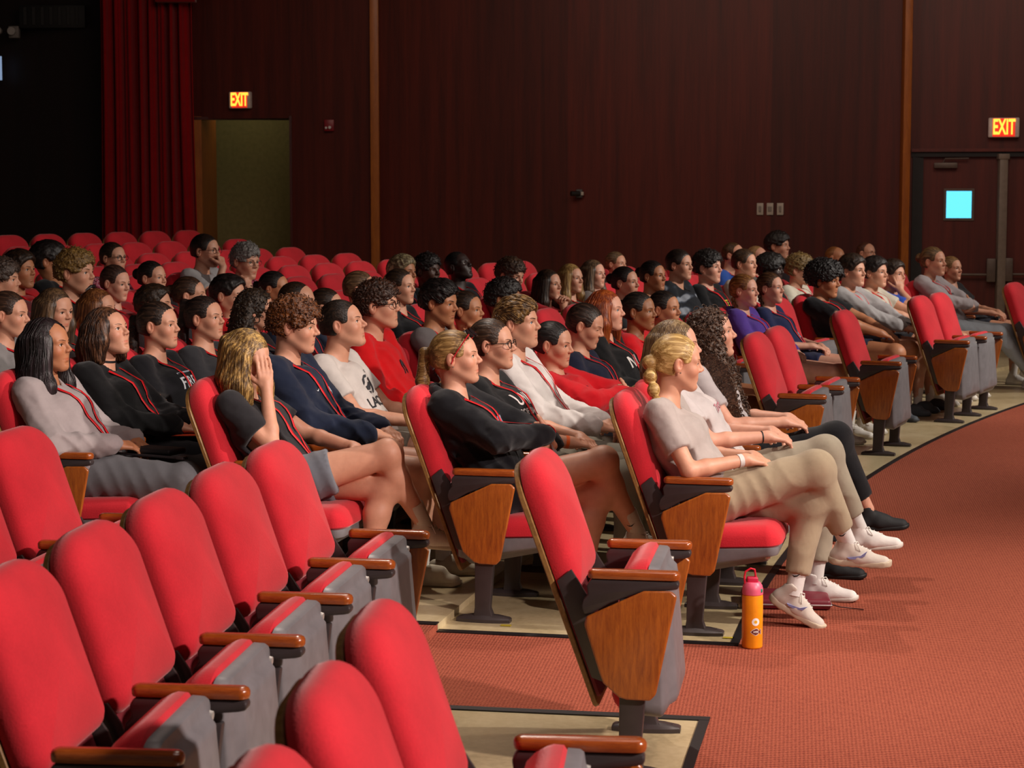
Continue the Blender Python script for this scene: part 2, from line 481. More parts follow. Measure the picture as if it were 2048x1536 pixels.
def door_leaf(name, a, b, window):
    d = (b - a).normalized(); L = (b - a).length
    mb = MB(); mb.box(0, L, 0, .05, 0.01, ztop_r - .06)
    o = structure(mb.build(name, M_DOOR, smooth=False)); o.location = (a.x, a.y + .03, 0); o.rotation_euler = (0, 0, math.atan2(d.y, d.x))
    def u_of(x):
        q = on_wall(a, b, x); return (q - a).length
    mb = MB(); z = ray_at(1950, 548, a.y)[2]
    if window:
        u0, u1 = u_of(1880), L - .04
    else:
        u0, u1 = .04, L * .85
    mb.cyl((u0, -.07, z), (u1, -.07, z), .014)
    e = u1 - .10 if window else u0
    mb.box(e, e + .10, -.10, 0, z - .08, z + .18); mb.bevel(.01)
    mb.build('panic_bar', M_STEEL, o)
    if window:
        u0, u1 = u_of(1889), u_of(1950); z0, z1 = ray_at(1920, 441, a.y)[2], ray_at(1920, 377, a.y)[2]
        fw = .028
        mb = MB(); mb.box(u0, u1, -.015, .0, z0, z0 + fw); mb.box(u0, u1, -.015, 0, z1 - fw, z1)
        mb.box(u0, u0 + fw, -.015, 0, z0 + fw, z1 - fw); mb.box(u1 - fw, u1, -.015, 0, z0 + fw, z1 - fw)
        f = mb.build('window_frame', M_STEEL, o)
        mb = MB(); mb.box(u0 + fw, u1 - fw, -.006, .0, z0 + fw, z1 - fw)
        mb.build('window_pane', plain('daylit_pane', '#62d8ff', .3, 0, 1.25), o)
    u0, u1 = (u_of(1868), u_of(1915)) if window else (L * .55, L * .8)
    zc = ray_at(1890, 331, a.y)[2]
    mb = MB(); mb.box(u0, u1, -.07, 0, zc - .03, zc + .03); mb.bevel(.008)
    c = mb.build('door_closer', M_STEEL, o)
    mb = MB(); mb.tube([(u0 + .1, -.05, zc + .03), (u0 + .12, -.06, zc + .075), (u1 + .12, -.06, zc + .078)], .009); mb.build('closer_arm', M_STEEL, c)
    return o


door_leaf('door_1', DR0, DR1, True)
door_leaf('door_2', DRM, DRE, False)
d = (W3 - W2).normalized()
mb = MB(); q = on_wall(W2, W3, 2003)
mb.box(q.x - .045, q.x + .045, q.y - .09, q.y + .03, 0, ztop_r - .03); mb.box(q.x - .06, q.x + .06, q.y - .1, q.y + .03, ztop_r - .09, ztop_r - .03); mb.bevel(.006)
structure(mb.build('door_mullion', plain('grey_steel', '#8a7c70', .5)))
structure(wall_piece('door_frame', on_wall(W2, W3, 1822), W3, ztop_r - .06, ztop_r - .005, M_BLACK, .1, -.02))
mb = MB(); q = on_wall(W2, W3, 1833); mb.box(q.x - .05, q.x + .07, q.y - .01, q.y + .06, 0, ztop_r - .06)
structure(mb.build('door_frame', plain('frame_charcoal', '#2c2a2c', .6)))
structure(wall_piece('trim_7', on_wall(W2, W3, 1822), W3, ztop_r - .005, ztop_r + .03, wood('thin_trim', '#4d1a10', '#70281a', (1, 1, 1)), .05, -.05))

# ceiling, seldom seen
mb = MB(); mb.box(-34, 14, 2, 32, WT, WT + .1)
structure(mb.build('ceiling', plain('ceiling_paint', '#2a2422', .9)))


def text_mesh(s, size, depth=.0, bold=0.0, sx=1.0):
    cu = bpy.data.curves.new('t', 'FONT'); cu.body = s; cu.size = size; cu.align_x = 'CENTER'; cu.align_y = 'CENTER'
    cu.extrude = depth; cu.offset = bold; cu.resolution_u = 4
    o = bpy.data.objects.new('t', cu); COL.objects.link(o)
    dg = bpy.context.evaluated_depsgraph_get(); me = bpy.data.meshes.new_from_object(o.evaluated_get(dg)); bpy.data.objects.remove(o); bpy.data.curves.remove(cu)
    for v in me.vertices: v.co.x *= sx
    return me


def exit_sign(x, y, wpx, hpx, wa, wb, label):
    p = on_wall(wa, wb, x); q = ray_at(x, y, p.y - .1); W = wpx * p.y / FPX; Hh = hpx * p.y / FPX
    t = thing('exit_sign', label, 'exit sign', (p.x, p.y - .09, q[2]), math.atan2((wb - wa).y, (wb - wa).x))
    mb = MB(); mb.box(-W / 2, W / 2, 0, .08, -Hh / 2, Hh / 2); mb.bevel(.015, 3); mb.build('housing', plain('sign_plastic', '#e6d6d0', .5), t)
    mb = MB(); mb.box(-W * .36, W * .36, -.004, 0, -Hh * .46, Hh * .46); mb.build('sign_face', plain('sign_red', '#ff3a26', .5, 0, .55), t)
    me = text_mesh('EXIT', Hh * 1.08, .003, .006, .50); me.materials.append(plain('lit_letters', '#ffb23c', .5, 0, 2.0))
    o = link(bpy.data.objects.new('letters', me), t); o.rotation_euler = (PI / 2, 0, 0); o.location = (0, -.008, 0)
    return t


exit_sign(2001, 255, 60, 39, W2, W3, 'lit EXIT sign above the double doors at right')
exit_sign(483, 200, 45, 33, W0, W1, 'lit EXIT sign above the open doorway beside the curtain')

# things on the walls
M_WHITE = plain('white_plastic', '#c9bdb0', .5)
for i, x in enumerate((1520, 1540, 1560)):
    p = on_wall(W1, W2, x); z = ray_at(x, 418, p.y)[2]
    t = thing('switch_plate', ['leftmost of three pale switch plates on the dark wall', 'middle of three pale switch plates on the dark wall', 'rightmost of three pale switch plates on the dark wall'][i],
              'switch plate', (p.x, p.y - .02, z), math.atan2((W2 - W1).y, (W2 - W1).x), 'switch plates on the wall')
    mb = MB(); mb.box(-.038, .038, 0, .02, -.068, .068); mb.bevel(.004); mb.build('plate', M_WHITE, t)
    mb = MB()
    if i == 1:
        mb.box(-.022, .022, -.006, 0, -.03, .03)
    else:
        mb.box(-.014, .014, -.008, 0, -.035, .035)
    mb.bevel(.003); mb.build('switch', plain('switch_grey', '#948a82', .5), t)
p = on_wall(W1, W2, 1158); z = ray_at(1158, 387, p.y)[2]
t = thing('wall_camera', 'small dark camera on a bracket in the middle of the panelled wall', 'camera', (p.x, p.y - .01, z))
mb = MB(); mb.box(-.04, .04, -.06, 0, -.05, .05); mb.bevel(.01); mb.build('housing', plain('camera_grey', '#4a4444', .5), t)
mb = MB(); mb.cyl((-.10, -.10, .0), (.0, -.06, .0), .03); mb.build('lens_barrel', plain('camera_dark', '#262222', .4), t)
mb = MB(); mb.box(.02, .05, -.065, -.058, -.02, .02); mb.build('light', M_WHITE, t)
p = on_wall(DL1, W1, 660); z = ray_at(660, 251, p.y)[2]
t = thing('fire_alarm', 'small red fire alarm on the dark wall right of the doorway', 'fire alarm', (p.x, p.y - .01, z))
mb = MB(); mb.box(-.06, .06, -.05, 0, -.07, .07); mb.bevel(.008); mb.build('housing', plain('alarm_red', '#8e1020', .4), t)
mb = MB(); mb.cyl((-.035, -.07, -.03), (-.035, -.05, -.03), .014); mb.cyl((.01, -.07, -.025), (.01, -.05, -.025), .018); mb.build('strobe', plain('strobe_lens', '#e8e4e0', .2), t)
# far left wall items
p = wp(155, 26.2); z = ray_at(155, 305, 26.2)[2]
t = thing('wall_box', 'tiny pale box on the black wall left of the curtain', 'wall box', (p.x, 25.95, z))
mb = MB(); mb.box(-.035, .035, -.03, 0, -.07, .07); mb.bevel(.006); mb.build('cover', M_WHITE, t)
z = ray_at(20, 62, 25.8)[2]; p = wp(20, 25.8)
t = thing('emergency_light', 'twin-headed emergency light high on the wall at far left', 'emergency light', (p.x, 25.85, z))
mb = MB(); mb.box(.04, .17, -.10, 0, -.09, .06); mb.bevel(.01); mb.build('housing', plain('fixture_grey', '#8a8480', .5), t)
mb = MB(); mb.cyl((-.10, -.16, 0), (-.10, -.02, 0), .06, .045); mb.cyl((.10, -.2, -.01), (.10, -.08, -.01), .05, .04); mb.build('lamp_head', plain('fixture_light', '#c6c0bb', .4), t)
z0, z1 = ray_at(5, 160, 25.8)[2], ray_at(5, 112, 25.8)[2]; p = wp(5, 25.8)
t = thing('wall_strip_light', 'thin vertical bluish strip light on the far left wall', 'light', (p.x, 25.85, z0))
mb = MB(); mb.box(-.02, .02, -.03, 0, 0, z1 - z0); mb.bevel(.005); mb.build('tube', plain('strip_glow', '#8fa6c8', .4, 0, .7), t)
z = ray_at(100, 30, 25.7)[2]; p = wp(110, 25.7)
t = thing('wall_grille', 'dark slotted grille high on the wall at upper left', 'grille', (p.x, 25.8, z))
mb = MB(); mb.box(-.42, .42, -.06, 0, -.16, .13); mb.bevel(.01); mb.build('frame', plain('grille_black', '#1c1a1a', .6), t)
mb = MB()
for i in range(7): mb.box(-.36 + i * .11, -.32 + i * .11, -.075, -.06, -.12, .1)
mb.build('slats', plain('grille_slat', '#2c2a2a', .5), t)


# curtain
def curtain():
    t = thing('curtain', 'tall red velvet curtain hanging beside the open doorway', 'curtain', (0, 0, 0))
    xa, xb = wp(203, 25.0).x, wp(392, 25.0).x
    zt, zb = 5.2, .3
    nu, nz = 260, 40; V = []; Fc = []
    for j in range(nz + 1):
        f = j / nz; z = zt + (zb - zt) * f
        pinch = 1 - .03 * math.sin(PI * min(1, f * 1.2))
        for i in range(nu + 1):
            u = i / nu
            x = (xa + xb) / 2 + (u - .5) * (xb - xa) * pinch * (1 + .05 * (f - .4))
            ph = u * 2 * PI * 8.5 + .7 * math.sin(u * 9 + f * 1.3) + .3 * math.sin(u * 23 + 2 * f)
            y = 25.0 + .07 * math.sin(ph) * (1 + .3 * math.sin(u * 17)) + .025 * math.sin(2.3 * ph + 1 + f)
            V.append((x, y, z))
    for j in range(nz):
        for i in range(nu):
            a = j * (nu + 1) + i; Fc.append((a, a + 1, a + nu + 2, a + nu + 1))
    me = mesh_np('drape', V, Fc, [cloth('#a01019', 300, 'velvet', .12)])
    o = link(bpy.data.objects.new('drape', me), t); md = o.modifiers.new('thick', 'SOLIDIFY'); md.thickness = .012
    pa = ray_at(312, 0, 24.8); pb = ray_at(392, 10, 24.8)
    mb = MB(); mb.box(pa[0], pb[0], 24.72, 24.86, pa[2] - .03, pa[2] + .7); mb.bevel(.01)
    o = mb.build('valance', cloth('#8a1018', 300, 'valance_cloth', .3), t)


curtain()


# ------------------------------------------------------------------ theatre seats (local x = forward, y = left, z = up)
LEAN = math.radians(20.0)


def back_frame(t_, n_):
    """point on the lean: t along the back upwards, n forwards from the plywood"""
    bx, bz = -.115, .20
    return (bx - math.sin(LEAN) * t_ + math.cos(LEAN) * n_, bz + math.cos(LEAN) * t_ + math.sin(LEAN) * n_)


def arch(wd, t0, t1, r_top, r_bot, n=9, taper=0.0):
    pts = []
    def corner(cx, ct, rx, rt, a0, a1):
        for i in range(n + 1):
            a = a0 + (a1 - a0) * i / n
            pts.append((cx + rx * math.cos(a), ct + rt * math.sin(a)))
    h = wd / 2
    corner(h - r_top, t1 - r_top * .75, r_top, r_top * .75, 0, PI / 2)
    corner(-h + r_top, t1 - r_top * .75, r_top, r_top * .75, PI / 2, PI)
    hb = h - taper
    corner(-hb + r_bot, t0 + r_bot, r_bot, r_bot, PI, 1.5 * PI)
    corner(hb - r_bot, t0 + r_bot, r_bot, r_bot, 1.5 * PI, 2 * PI)
    return pts


def inset(pts, d):
    n = len(pts); out = []
    for i in range(n):
        a = pts[i - 1]; b = pts[(i + 1) % n]; dx, dy = b[0] - a[0], b[1] - a[1]; L = math.hypot(dx, dy) or 1
        out.append((pts[i][0] - dy / L * d, pts[i][1] + dx / L * d))
    return out


def shell_mesh(name, mat):
    pass


def make_back_cushion():
    o0 = arch(.475, .36, .805, .165, .05); mb = MB(); rs = []
    prof = [(.022, .012), (.006, .014), (0, .03), (0, .05), (.006, .064), (.015, .074), (.028, .081), (.040, .085)]
    for ins, n_ in prof:
        r = []
        for (y, t_) in inset(o0, ins):
            curve = .012 * math.sin(max(0, min(1, (t_ - .36) / .47)) * PI)
            x, z = back_frame(t_, n_ + (curve if n_ > .04 else 0)); r.append((x, y, z))
        rs.append(r)
    # shrink further to a centre for a soft crown
    base = inset(o0, .040); cy = 0; ct = .585
    for f, n_ in ((.88, .090), (.7, .095), (.45, .100), (.15, .103)):
        r = []
        for (y, t_) in base:
            yy, tt = cy + (y - cy) * f, ct + (t_ - ct) * f
            curve = .012 * math.sin(max(0, min(1, (tt - .36) / .47)) * PI)
            x, z = back_frame(tt, n_ + curve); r.append((x, yy, z))
        rs.append(r)
    mb.rings(rs); return mb.mesh('backrest', M_RED)


def make_ply():
    o0 = arch(.49, .0, .79, .17, .03, 9, .02); mb = MB(); rs = []
    for ins, n_ in ((.004, -.006), (0, -.003), (0, .009), (.004, .012)):
        rs.append([(lambda q: (q[0], y, q[1]))(back_frame(t_, n_ + .012 * math.sin(t_ / .815 * PI) - .006)) for (y, t_) in inset(o0, ins)])
    mb.rings(rs); return mb.mesh('back_panel', M_PLY)


def make_lower_back():
    o0 = arch(.455, .03, .40, .02, .02, 4); mb = MB(); rs = []
    for ins, n_ in ((0, .012), (0, .022), (.006, .028)):
        rs.append([(lambda q: (q[0], y, q[1]))(back_frame(t_, n_)) for (y, t_) in inset(o0, ins)])
    mb.rings(rs); return mb.mesh('lower_back_cover', plain('maroon_cover', '#6d1420', .8))


def side_bracket(s, wing=True):
    mb = MB(); pts = [back_frame(.42, .02), back_frame(.44, .075), (-.135, .545), (-.10, .44), (-.055, .31), (-.085, .285), back_frame(.10, .02)]
    if not wing: pts = [back_frame(.40, .015), back_frame(.40, .045), back_frame(.34, .06), back_frame(.12, .06), back_frame(.08, .02)]
    mb.prism(pts, s * .237, s * .249, 1); mb.bevel(.003); return mb.mesh('side_bracket', M_DARK)


def make_standard(end, ramped=False):
    """returns list of (name, mesh) for an arm standard whose centre plane is y = 0"""
    out = []
    mb = MB(); n = 12; pts = []
    for i in range(n + 1):
        a = -PI / 2 + PI * i / n; pts.append((.122 + .022 * math.cos(a), .026 * math.sin(a)))
    for i in range(n + 1):
        a = PI / 2 + PI * i / n; pts.append((-.12 + .02 * math.cos(a), .024 * math.sin(a)))
    rs = []
    for ins, z in ((.010, .618), (.002, .621), (0, .627), (0, .637), (.003, .643), (.010, .647), (.02, .648)): rs.append([(x, y, z) for x, y in inset(pts, ins)])
    mb.rings(rs); out.append(('armrest', mb.mesh('armrest', M_ARM)))
    mb = MB(); mb.prism([(-.13, .618), (.136, .618), (.142, .607), (.138, .594), (.12, .590), (.02, .580), (-.07, .545), (-.125, .512), (-.150, .508), (-.158, .53), (-.152, .555), (-.138, .572), (-.142, .60)], -.021, .021, 1)
    mb.bevel(.006); out.append(('arm_bracket', mb.mesh('arm_bracket', M_DARK)))
    mb = MB()
    mb.rings([[(c + sx * hx, sy * hy, z) for sx, sy in ((-1, -1), (1, -1), (1, 1), (-1, 1))] for z, c, hx, hy in
              ((.008, -.005, .060, .028), (.03, -.005, .040, .024), (.06, -.008, .033, .021), (.25, 0, .040, .021), (.42, .01, .052, .019), (.56, .02, .06, .017))])
    mb.bevel(.005); out.append(('post', mb.mesh('post', M_DARK)))
    mb = MB(); o0 = [(.115 * math.cos(a) * 1.0 - .005, .036 * math.sin(a)) for a in [2 * PI * i / 20 for i in range(20)]]
    o0 = [(max(-.12, min(.11, x * 1.25)), y * 1.1) for x, y in o0]
    mb.rings([[(x, y, 0.0) for x, y in o0], [(x, y, .014) for x, y in o0], [(x * .93, y * .85, .02) for x, y in o0], [(x * .5, y * .6, .03) for x, y in o0]])
    mb.cyl((-.09, 0, .015), (-.09, 0, .026), .01); mb.cyl((.075, 0, .015), (.075, 0, .026), .01)
    out.append(('foot', mb.mesh('foot', M_DARK)))
    if end:
        P = [(-.141, .505), (.035, .589), (.118, .591), (.136, .575), (.128, .535), (.074, .268), (.055, .248), (-.015, .249), (-.04, .256), (-.088, .298), (-.10, .33), (-.148, .48)]
        mb = MB(); s = end; mb.prism(P, s * .022, s * .038, 1); mb.bevel(.007, 3); out.append(('end_panel', mb.mesh('end_panel', M_PANEL)))
    return out


def make_seat_parts():
    """seat lowered; origin at the hinge"""
    mb = MB(); rs = []
    pts = arch(.46, -.165, .315, .085, .06, 7)
    def zt(u): return .010 * math.cos((u + .165) * 5.5) + .016 * (u / .315)
    for ins, z, k in ((.01, .0, 0), (0, .008, 0), (0, .040, .6), (.006, .058, 1), (.02, .072, 1), (.04, .081, 1)):
        rs.append([(u, y, z + zt(u) * k - (.03 * max(0, (u - .24) / .075) ** 2) * k) for (y, u) in inset(pts, ins)])
    base = inset(pts, .04)
    for f in (.85, .6, .35, .1):
        rs.append([((u - .07) * f + .07, y * f, .084 + zt((u - .07) * f + .07)) for (y, u) in base])
    mb.rings(rs); cush = mb.mesh('seat_cushion', M_RED)
    mb = MB(); rs = []
    p2 = arch(.475, -.17, .302, .06, .05, 6)
    def zb(u): return -.05 * max(0.0, min(1.0, (.20 - u) / .30)) ** .8
    for ins, z in ((.0, .0), (0, -.026), (.005, -.034)): rs.append([(u, y, z + zb(u) * (0 if z == 0 else .9)) for (y, u) in inset(p2, ins)])
    b2 = inset(p2, .02)
    for fx, fy, z in ((.97, .97, -.040), (.92, .90, -.046), (.87, .80, -.064), (.80, .70, -.070), (.5, .4, -.071), (.1, .1, -.071)):
        rs.append([((u - .06) * fx + .06, y * fy, z + zb((u - .06) * fx + .06)) for (y, u) in b2])
    mb.rings(rs); pan = mb.mesh('seat_pan', M_PAN)
    bm = []
    for s in (-1, 1):
        mb = MB(); mb.cyl((.255, s * .195, -.030), (.255, s * .195, -.050), .014, .011); bm.append(mb.mesh('bolt', M_BOLT))
    hm = []
    for s in (-1, 1):
        mb = MB(); mb.cyl((0, s * .205, -.005), (0, s * .256, -.005), .032); hm.append(mb.mesh('hinge', M_DARK))
    return cush, pan, bm, hm


ME_BACK = make_back_cushion(); ME_PLY = make_ply(); ME_LOW = make_lower_back(); ME_BRK = {(s_, w_): side_bracket(s_, w_) for s_ in (-1, 1) for w_ in (True, False)}
STD = {0: make_standard(0), -1: make_standard(-1), 1: make_standard(1)}
CUSH, PAN, BOLTS, HINGES = make_seat_parts()
PITCHW = .54


def put(name, me, parent, loc=(0, 0, 0), rot=(0, 0, 0)):
    o = link(bpy.data.objects.new(name, me), parent); o.location = loc; o.rotation_euler = rot; return o


def make_seat(k, alc, occupied, label, group, first, last, near, half, half2=None, idx=0):
    p = pt(RP * k, alc)
    t = thing('theater_seat', label, 'theater seat', (p[0], p[1], FL[k]), -alc, group)
    put('backrest', ME_BACK, t); put('back_panel', ME_PLY, t); put('lower_back_cover', ME_LOW, t)
    put('side_bracket', ME_BRK[(-1, bool(first))], t); put('side_bracket', ME_BRK[(1, bool(last))], t)
    ang = math.radians(-3) if occupied else math.radians(-86)
    s = put('seat_pan', PAN, t, (.02, 0, .345), (0, ang, 0))
    put('seat_cushion', CUSH, s)
    if near:
        for b in BOLTS: put('bolt', b, s)
    for h in HINGES: put('hinge', h, t, (.02, 0, .345))
    sf = .06 if (k == 0 and 90 < idx < 110) else 0.0
    def std(side, kind):
        for n, m in STD[kind]: put(n, m, t, (sf, side * (half if side < 0 or half2 is None else half2), 0))
    std(-1, -1 if first else 0)
    if last: std(1, 1)
    return t


SEATS = {}       # (row, index) -> dict


def add_run(k, a_start, n, step_w, idx0=0, up=True):
    """n seats starting at the angle a_start (deg) of the near arm"""
    da = math.degrees(step_w / rad(RP * k, math.radians(a_start)))
    for i in range(n):
        a = math.radians(a_start + (i + .5) * da)
        SEATS[(k, idx0 + i)] = dict(k=k, al=a, first=(i == 0), last=(i == n - 1), half=step_w / 2)


# row 0 (front): index 100.. near block, 0.. middle block
add_run(0, 5.25 - 3 * .929, 3, .54, 100); add_run(0, 8.50, 1, .54, 110)
add_run(0, 12.00, 3, .54, 0); add_run(0, 17.98, 2, .56, 10); add_run(0, 22.08, 1, .54, 20); add_run(0, 25.78, 2, .535, 30); add_run(0, 30.4, 1, .54, 40)
add_run(1, 9.53 - 7 * .918, 7, .548, 100); add_run(2, 9.55 - 5 * .90, 5, .548, 100)


# ------------------------------------------------------------------ signed-distance body builder
F32 = np.float32


def V3(*a): return np.array(a[0] if len(a) == 1 else a, dtype=float)


def smin(a, b, k):
    if k <= 0: return np.minimum(a, b)
    h = np.maximum(k - np.abs(a - b), 0) / k
    return np.minimum(a, b) - h * h * k * .25


def smax(a, b, k): return -smin(-a, -b, k)


def rc(X, Y, Z, a, b, ra, rb, sy=1.0):
    bx, by, bz = b[0] - a[0], (b[1] - a[1]) * sy, b[2] - a[2]
    px, py, pz = X - a[0], (Y - a[1]) * sy, Z - a[2]
    L = max(bx * bx + by * by + bz * bz, 1e-9)
    h = np.clip((px * bx + py * by + pz * bz) / L, 0, 1)
    return np.sqrt((px - bx * h) ** 2 + (py - by * h) ** 2 + (pz - bz * h) ** 2) - (ra + (rb - ra) * h)


def el(X, Y, Z, c, r):
    px, py, pz = (X - c[0]), (Y - c[1]), (Z - c[2])
    k0 = np.sqrt((px / r[0]) ** 2 + (py / r[1]) ** 2 + (pz / r[2]) ** 2)
    k1 = np.sqrt((px / r[0] ** 2) ** 2 + (py / r[1] ** 2) ** 2 + (pz / r[2] ** 2) ** 2)
    return k0 * (k0 - 1) / np.maximum(k1, 1e-6)


def wob(X, Y, Z, f, s=0.0):
    return np.sin(f * X + 1.7 * np.sin(f * .8 * Y + s) + s) * np.sin(f * Y + 1.5 * np.sin(f * .9 * Z + 1 + s)) * np.sin(f * Z + 1.6 * np.sin(f * .7 * X + 2 + s) + .5)


def axis(lo, hi, step, fine=()):
    out = [lo]
    while out[-1] < hi:
        x = out[-1]; s = step
        for a, b, fs in fine:
            if a - .0 <= x < b: s = min(s, fs)
            elif x < a: s = min(s, max(fs, a - x + 1e-4)) if a - x < step else s
        out.append(x + s)
    return np.array(out, dtype=F32)


class Grid:
    def __init__(s, xs, ys, zs):
        s.ax = (xs, ys, zs); s.D = np.full((len(xs), len(ys), len(zs)), .5, dtype=F32)

    def sl(s, lo, hi):
        return tuple(slice(max(0, int(np.searchsorted(a, l)) - 1), min(len(a), int(np.searchsorted(a, h)) + 1)) for a, l, h in zip(s.ax, lo, hi))

    def at(s, sl):
        return s.ax[0][sl[0]][:, None, None], s.ax[1][sl[1]][None, :, None], s.ax[2][sl[2]][None, None, :]

    def cone(s, a, b, ra, rb, k=.02, sy=1.0, sub=False):
        m = max(ra, rb) / sy + max(k, .02) + .01
        lo = np.minimum(a, b) - m; hi = np.maximum(a, b) + m; q = s.sl(lo, hi)
        if any(z.stop <= z.start for z in q): return
        X, Y, Z = s.at(q); d = rc(X, Y, Z, a, b, ra, rb, sy).astype(F32)
        s.D[q] = smax(s.D[q], -d, k) if sub else smin(s.D[q], d, k)

    def ell(s, c, r, k=.02, sub=False):
        c = V3(c); m = max(k, .02) + .01; lo = c - V3(r) - m; hi = c + V3(r) + m; q = s.sl(lo, hi)
        if any(z.stop <= z.start for z in q): return
        X, Y, Z = s.at(q); d = el(X, Y, Z, c, r).astype(F32)
        s.D[q] = smax(s.D[q], -d, k) if sub else smin(s.D[q], d, k)

    def fn(s, f, lo, hi, k=.02, mode='u'):
        q = s.sl(lo, hi)
        if any(z.stop <= z.start for z in q): return
        X, Y, Z = s.at(q); d = f(X, Y, Z)
        if mode == 'u': s.D[q] = smin(s.D[q], d, k)
        elif mode == 's': s.D[q] = smax(s.D[q], -d, k)
        else: s.D[q] = s.D[q] + d

    def nets(s):
        D = s.D; D[0] = D[-1] = .5; D[:, 0] = D[:, -1] = .5; D[:, :, 0] = D[:, :, -1] = .5
        S = D < 0; n = S.shape; u = S.astype(np.uint8)
        c = np.zeros((n[0] - 1, n[1] - 1, n[2] - 1), np.uint8)
        for i in (0, 1):
            for j in (0, 1):
                for k in (0, 1): c += u[i:n[0] - 1 + i, j:n[1] - 1 + j, k:n[2] - 1 + k]
        act = np.argwhere((c > 0) & (c < 8)); I, J, K = act.T
        vid = np.full(c.shape, -1, np.int32); vid[I, J, K] = np.arange(len(I))
        P = np.zeros((len(I), 3)); W = np.zeros(len(I)); X = [s.ax[0].astype(float), s.ax[1].astype(float), s.ax[2].astype(float)]
        for axn in range(3):
            o = [a for a in range(3) if a != axn]
            for p in (0, 1):
                for q in (0, 1):
                    ia = [I, J, K]; ib = [I, J, K]; ia[o[0]] = ia[o[0]] + p; ia[o[1]] = ia[o[1]] + q
                    ib[o[0]] = ib[o[0]] + p; ib[o[1]] = ib[o[1]] + q; ib[axn] = ib[axn] + 1
                    da = D[ia[0], ia[1], ia[2]]; db = D[ib[0], ib[1], ib[2]]; m = (da < 0) != (db < 0)
                    t = np.where(m, da / np.where(m, da - db, 1), 0)
                    for a3 in range(3):
                        pa = X[a3][ia[a3]]; pb = X[a3][ib[a3]]; P[:, a3] += np.where(m, pa + (pb - pa) * t, 0)
                    W += m
        P /= np.maximum(W, 1)[:, None]
        Fs = []
        for axn in range(3):
            A = S[:-1, 1:-1, 1:-1] if axn == 0 else (S[1:-1, :-1, 1:-1] if axn == 1 else S[1:-1, 1:-1, :-1])
            B = S[1:, 1:-1, 1:-1] if axn == 0 else (S[1:-1, 1:, 1:-1] if axn == 1 else S[1:-1, 1:-1, 1:])
            e = np.argwhere(A != B)
            if not len(e): continue
            ins = A[e[:, 0], e[:, 1], e[:, 2]]; i, j, k = e.T
            i = i + (axn != 0); j = j + (axn != 1); k = k + (axn != 2)
            if axn == 0: q = [(i, j - 1, k - 1), (i, j, k - 1), (i, j, k), (i, j - 1, k)]
            elif axn == 1: q = [(i - 1, j, k - 1), (i - 1, j, k), (i, j, k), (i, j, k - 1)]
            else: q = [(i - 1, j - 1, k), (i, j - 1, k), (i, j, k), (i - 1, j, k)]
            f = np.stack([vid[a] for a in q], 1); f[~ins] = f[~ins][:, ::-1]; Fs.append(f)
        return P, np.concatenate(Fs)


def tube_np(pts, r, n=5, sx=1.0):
    pts = np.asarray(pts, float); N = len(pts); d = np.gradient(pts, axis=0); d /= np.linalg.norm(d, axis=1)[:, None] + 1e-9
    up = np.cross(d[0], [0.13, .31, .94]); up /= np.linalg.norm(up) + 1e-9; Vs = []
    for i in range(N):
        up = up - d[i] * up.dot(d[i]); up /= np.linalg.norm(up) + 1e-9; v = np.cross(d[i], up); rr = r[i] if hasattr(r, '__len__') else r
        a = np.arange(n) * 2 * PI / n; Vs.append(pts[i] + (np.cos(a)[:, None] * up + np.sin(a)[:, None] * v * sx) * rr)
    V = np.concatenate(Vs); F = []
    for i in range(N - 1):
        for k in range(n): F.append((i * n + k, i * n + (k + 1) % n, (i + 1) * n + (k + 1) % n, (i + 1) * n + k))
    return V, np.array(F)


def sphere_np(c, r, ax, n=12, m=9):
    ax = V3(ax) / np.linalg.norm(ax); u = np.cross(ax, [0, .1, 1]); u /= np.linalg.norm(u); v = np.cross(ax, u); V = []; F = []; mi = []
    th = [1, 11, 24, 26, 45, 70, 95, 125, 150, 175]
    for t in th:
        t = math.radians(t)
        for k in range(n):
            a = 2 * PI * k / n; V.append(c + r * (ax * math.cos(t) + (u * math.cos(a) + v * math.sin(a)) * math.sin(t)))
    for i in range(len(th) - 1):
        for k in range(n):
            F.append((i * n + k, (i + 1) * n + k, (i + 1) * n + (k + 1) % n, i * n + (k + 1) % n)); mi.append(2 if i == 0 else (1 if i < 3 else 0))
    return np.array(V), np.array(F), np.array(mi)


def merge(parts):
    V = []; F = []; M = []; Cc = []; o = 0
    for v, f, m, c in parts:
        V.append(v); F.append(np.asarray(f) + o); o += len(v)
        M.append(np.full(len(f), m) if np.isscalar(m) else m); Cc.append(np.tile(np.array(c, float), (len(v), 1)) if np.ndim(c) == 1 else c)
    return np.concatenate(V), np.concatenate(F), np.concatenate(M), np.concatenate(Cc)


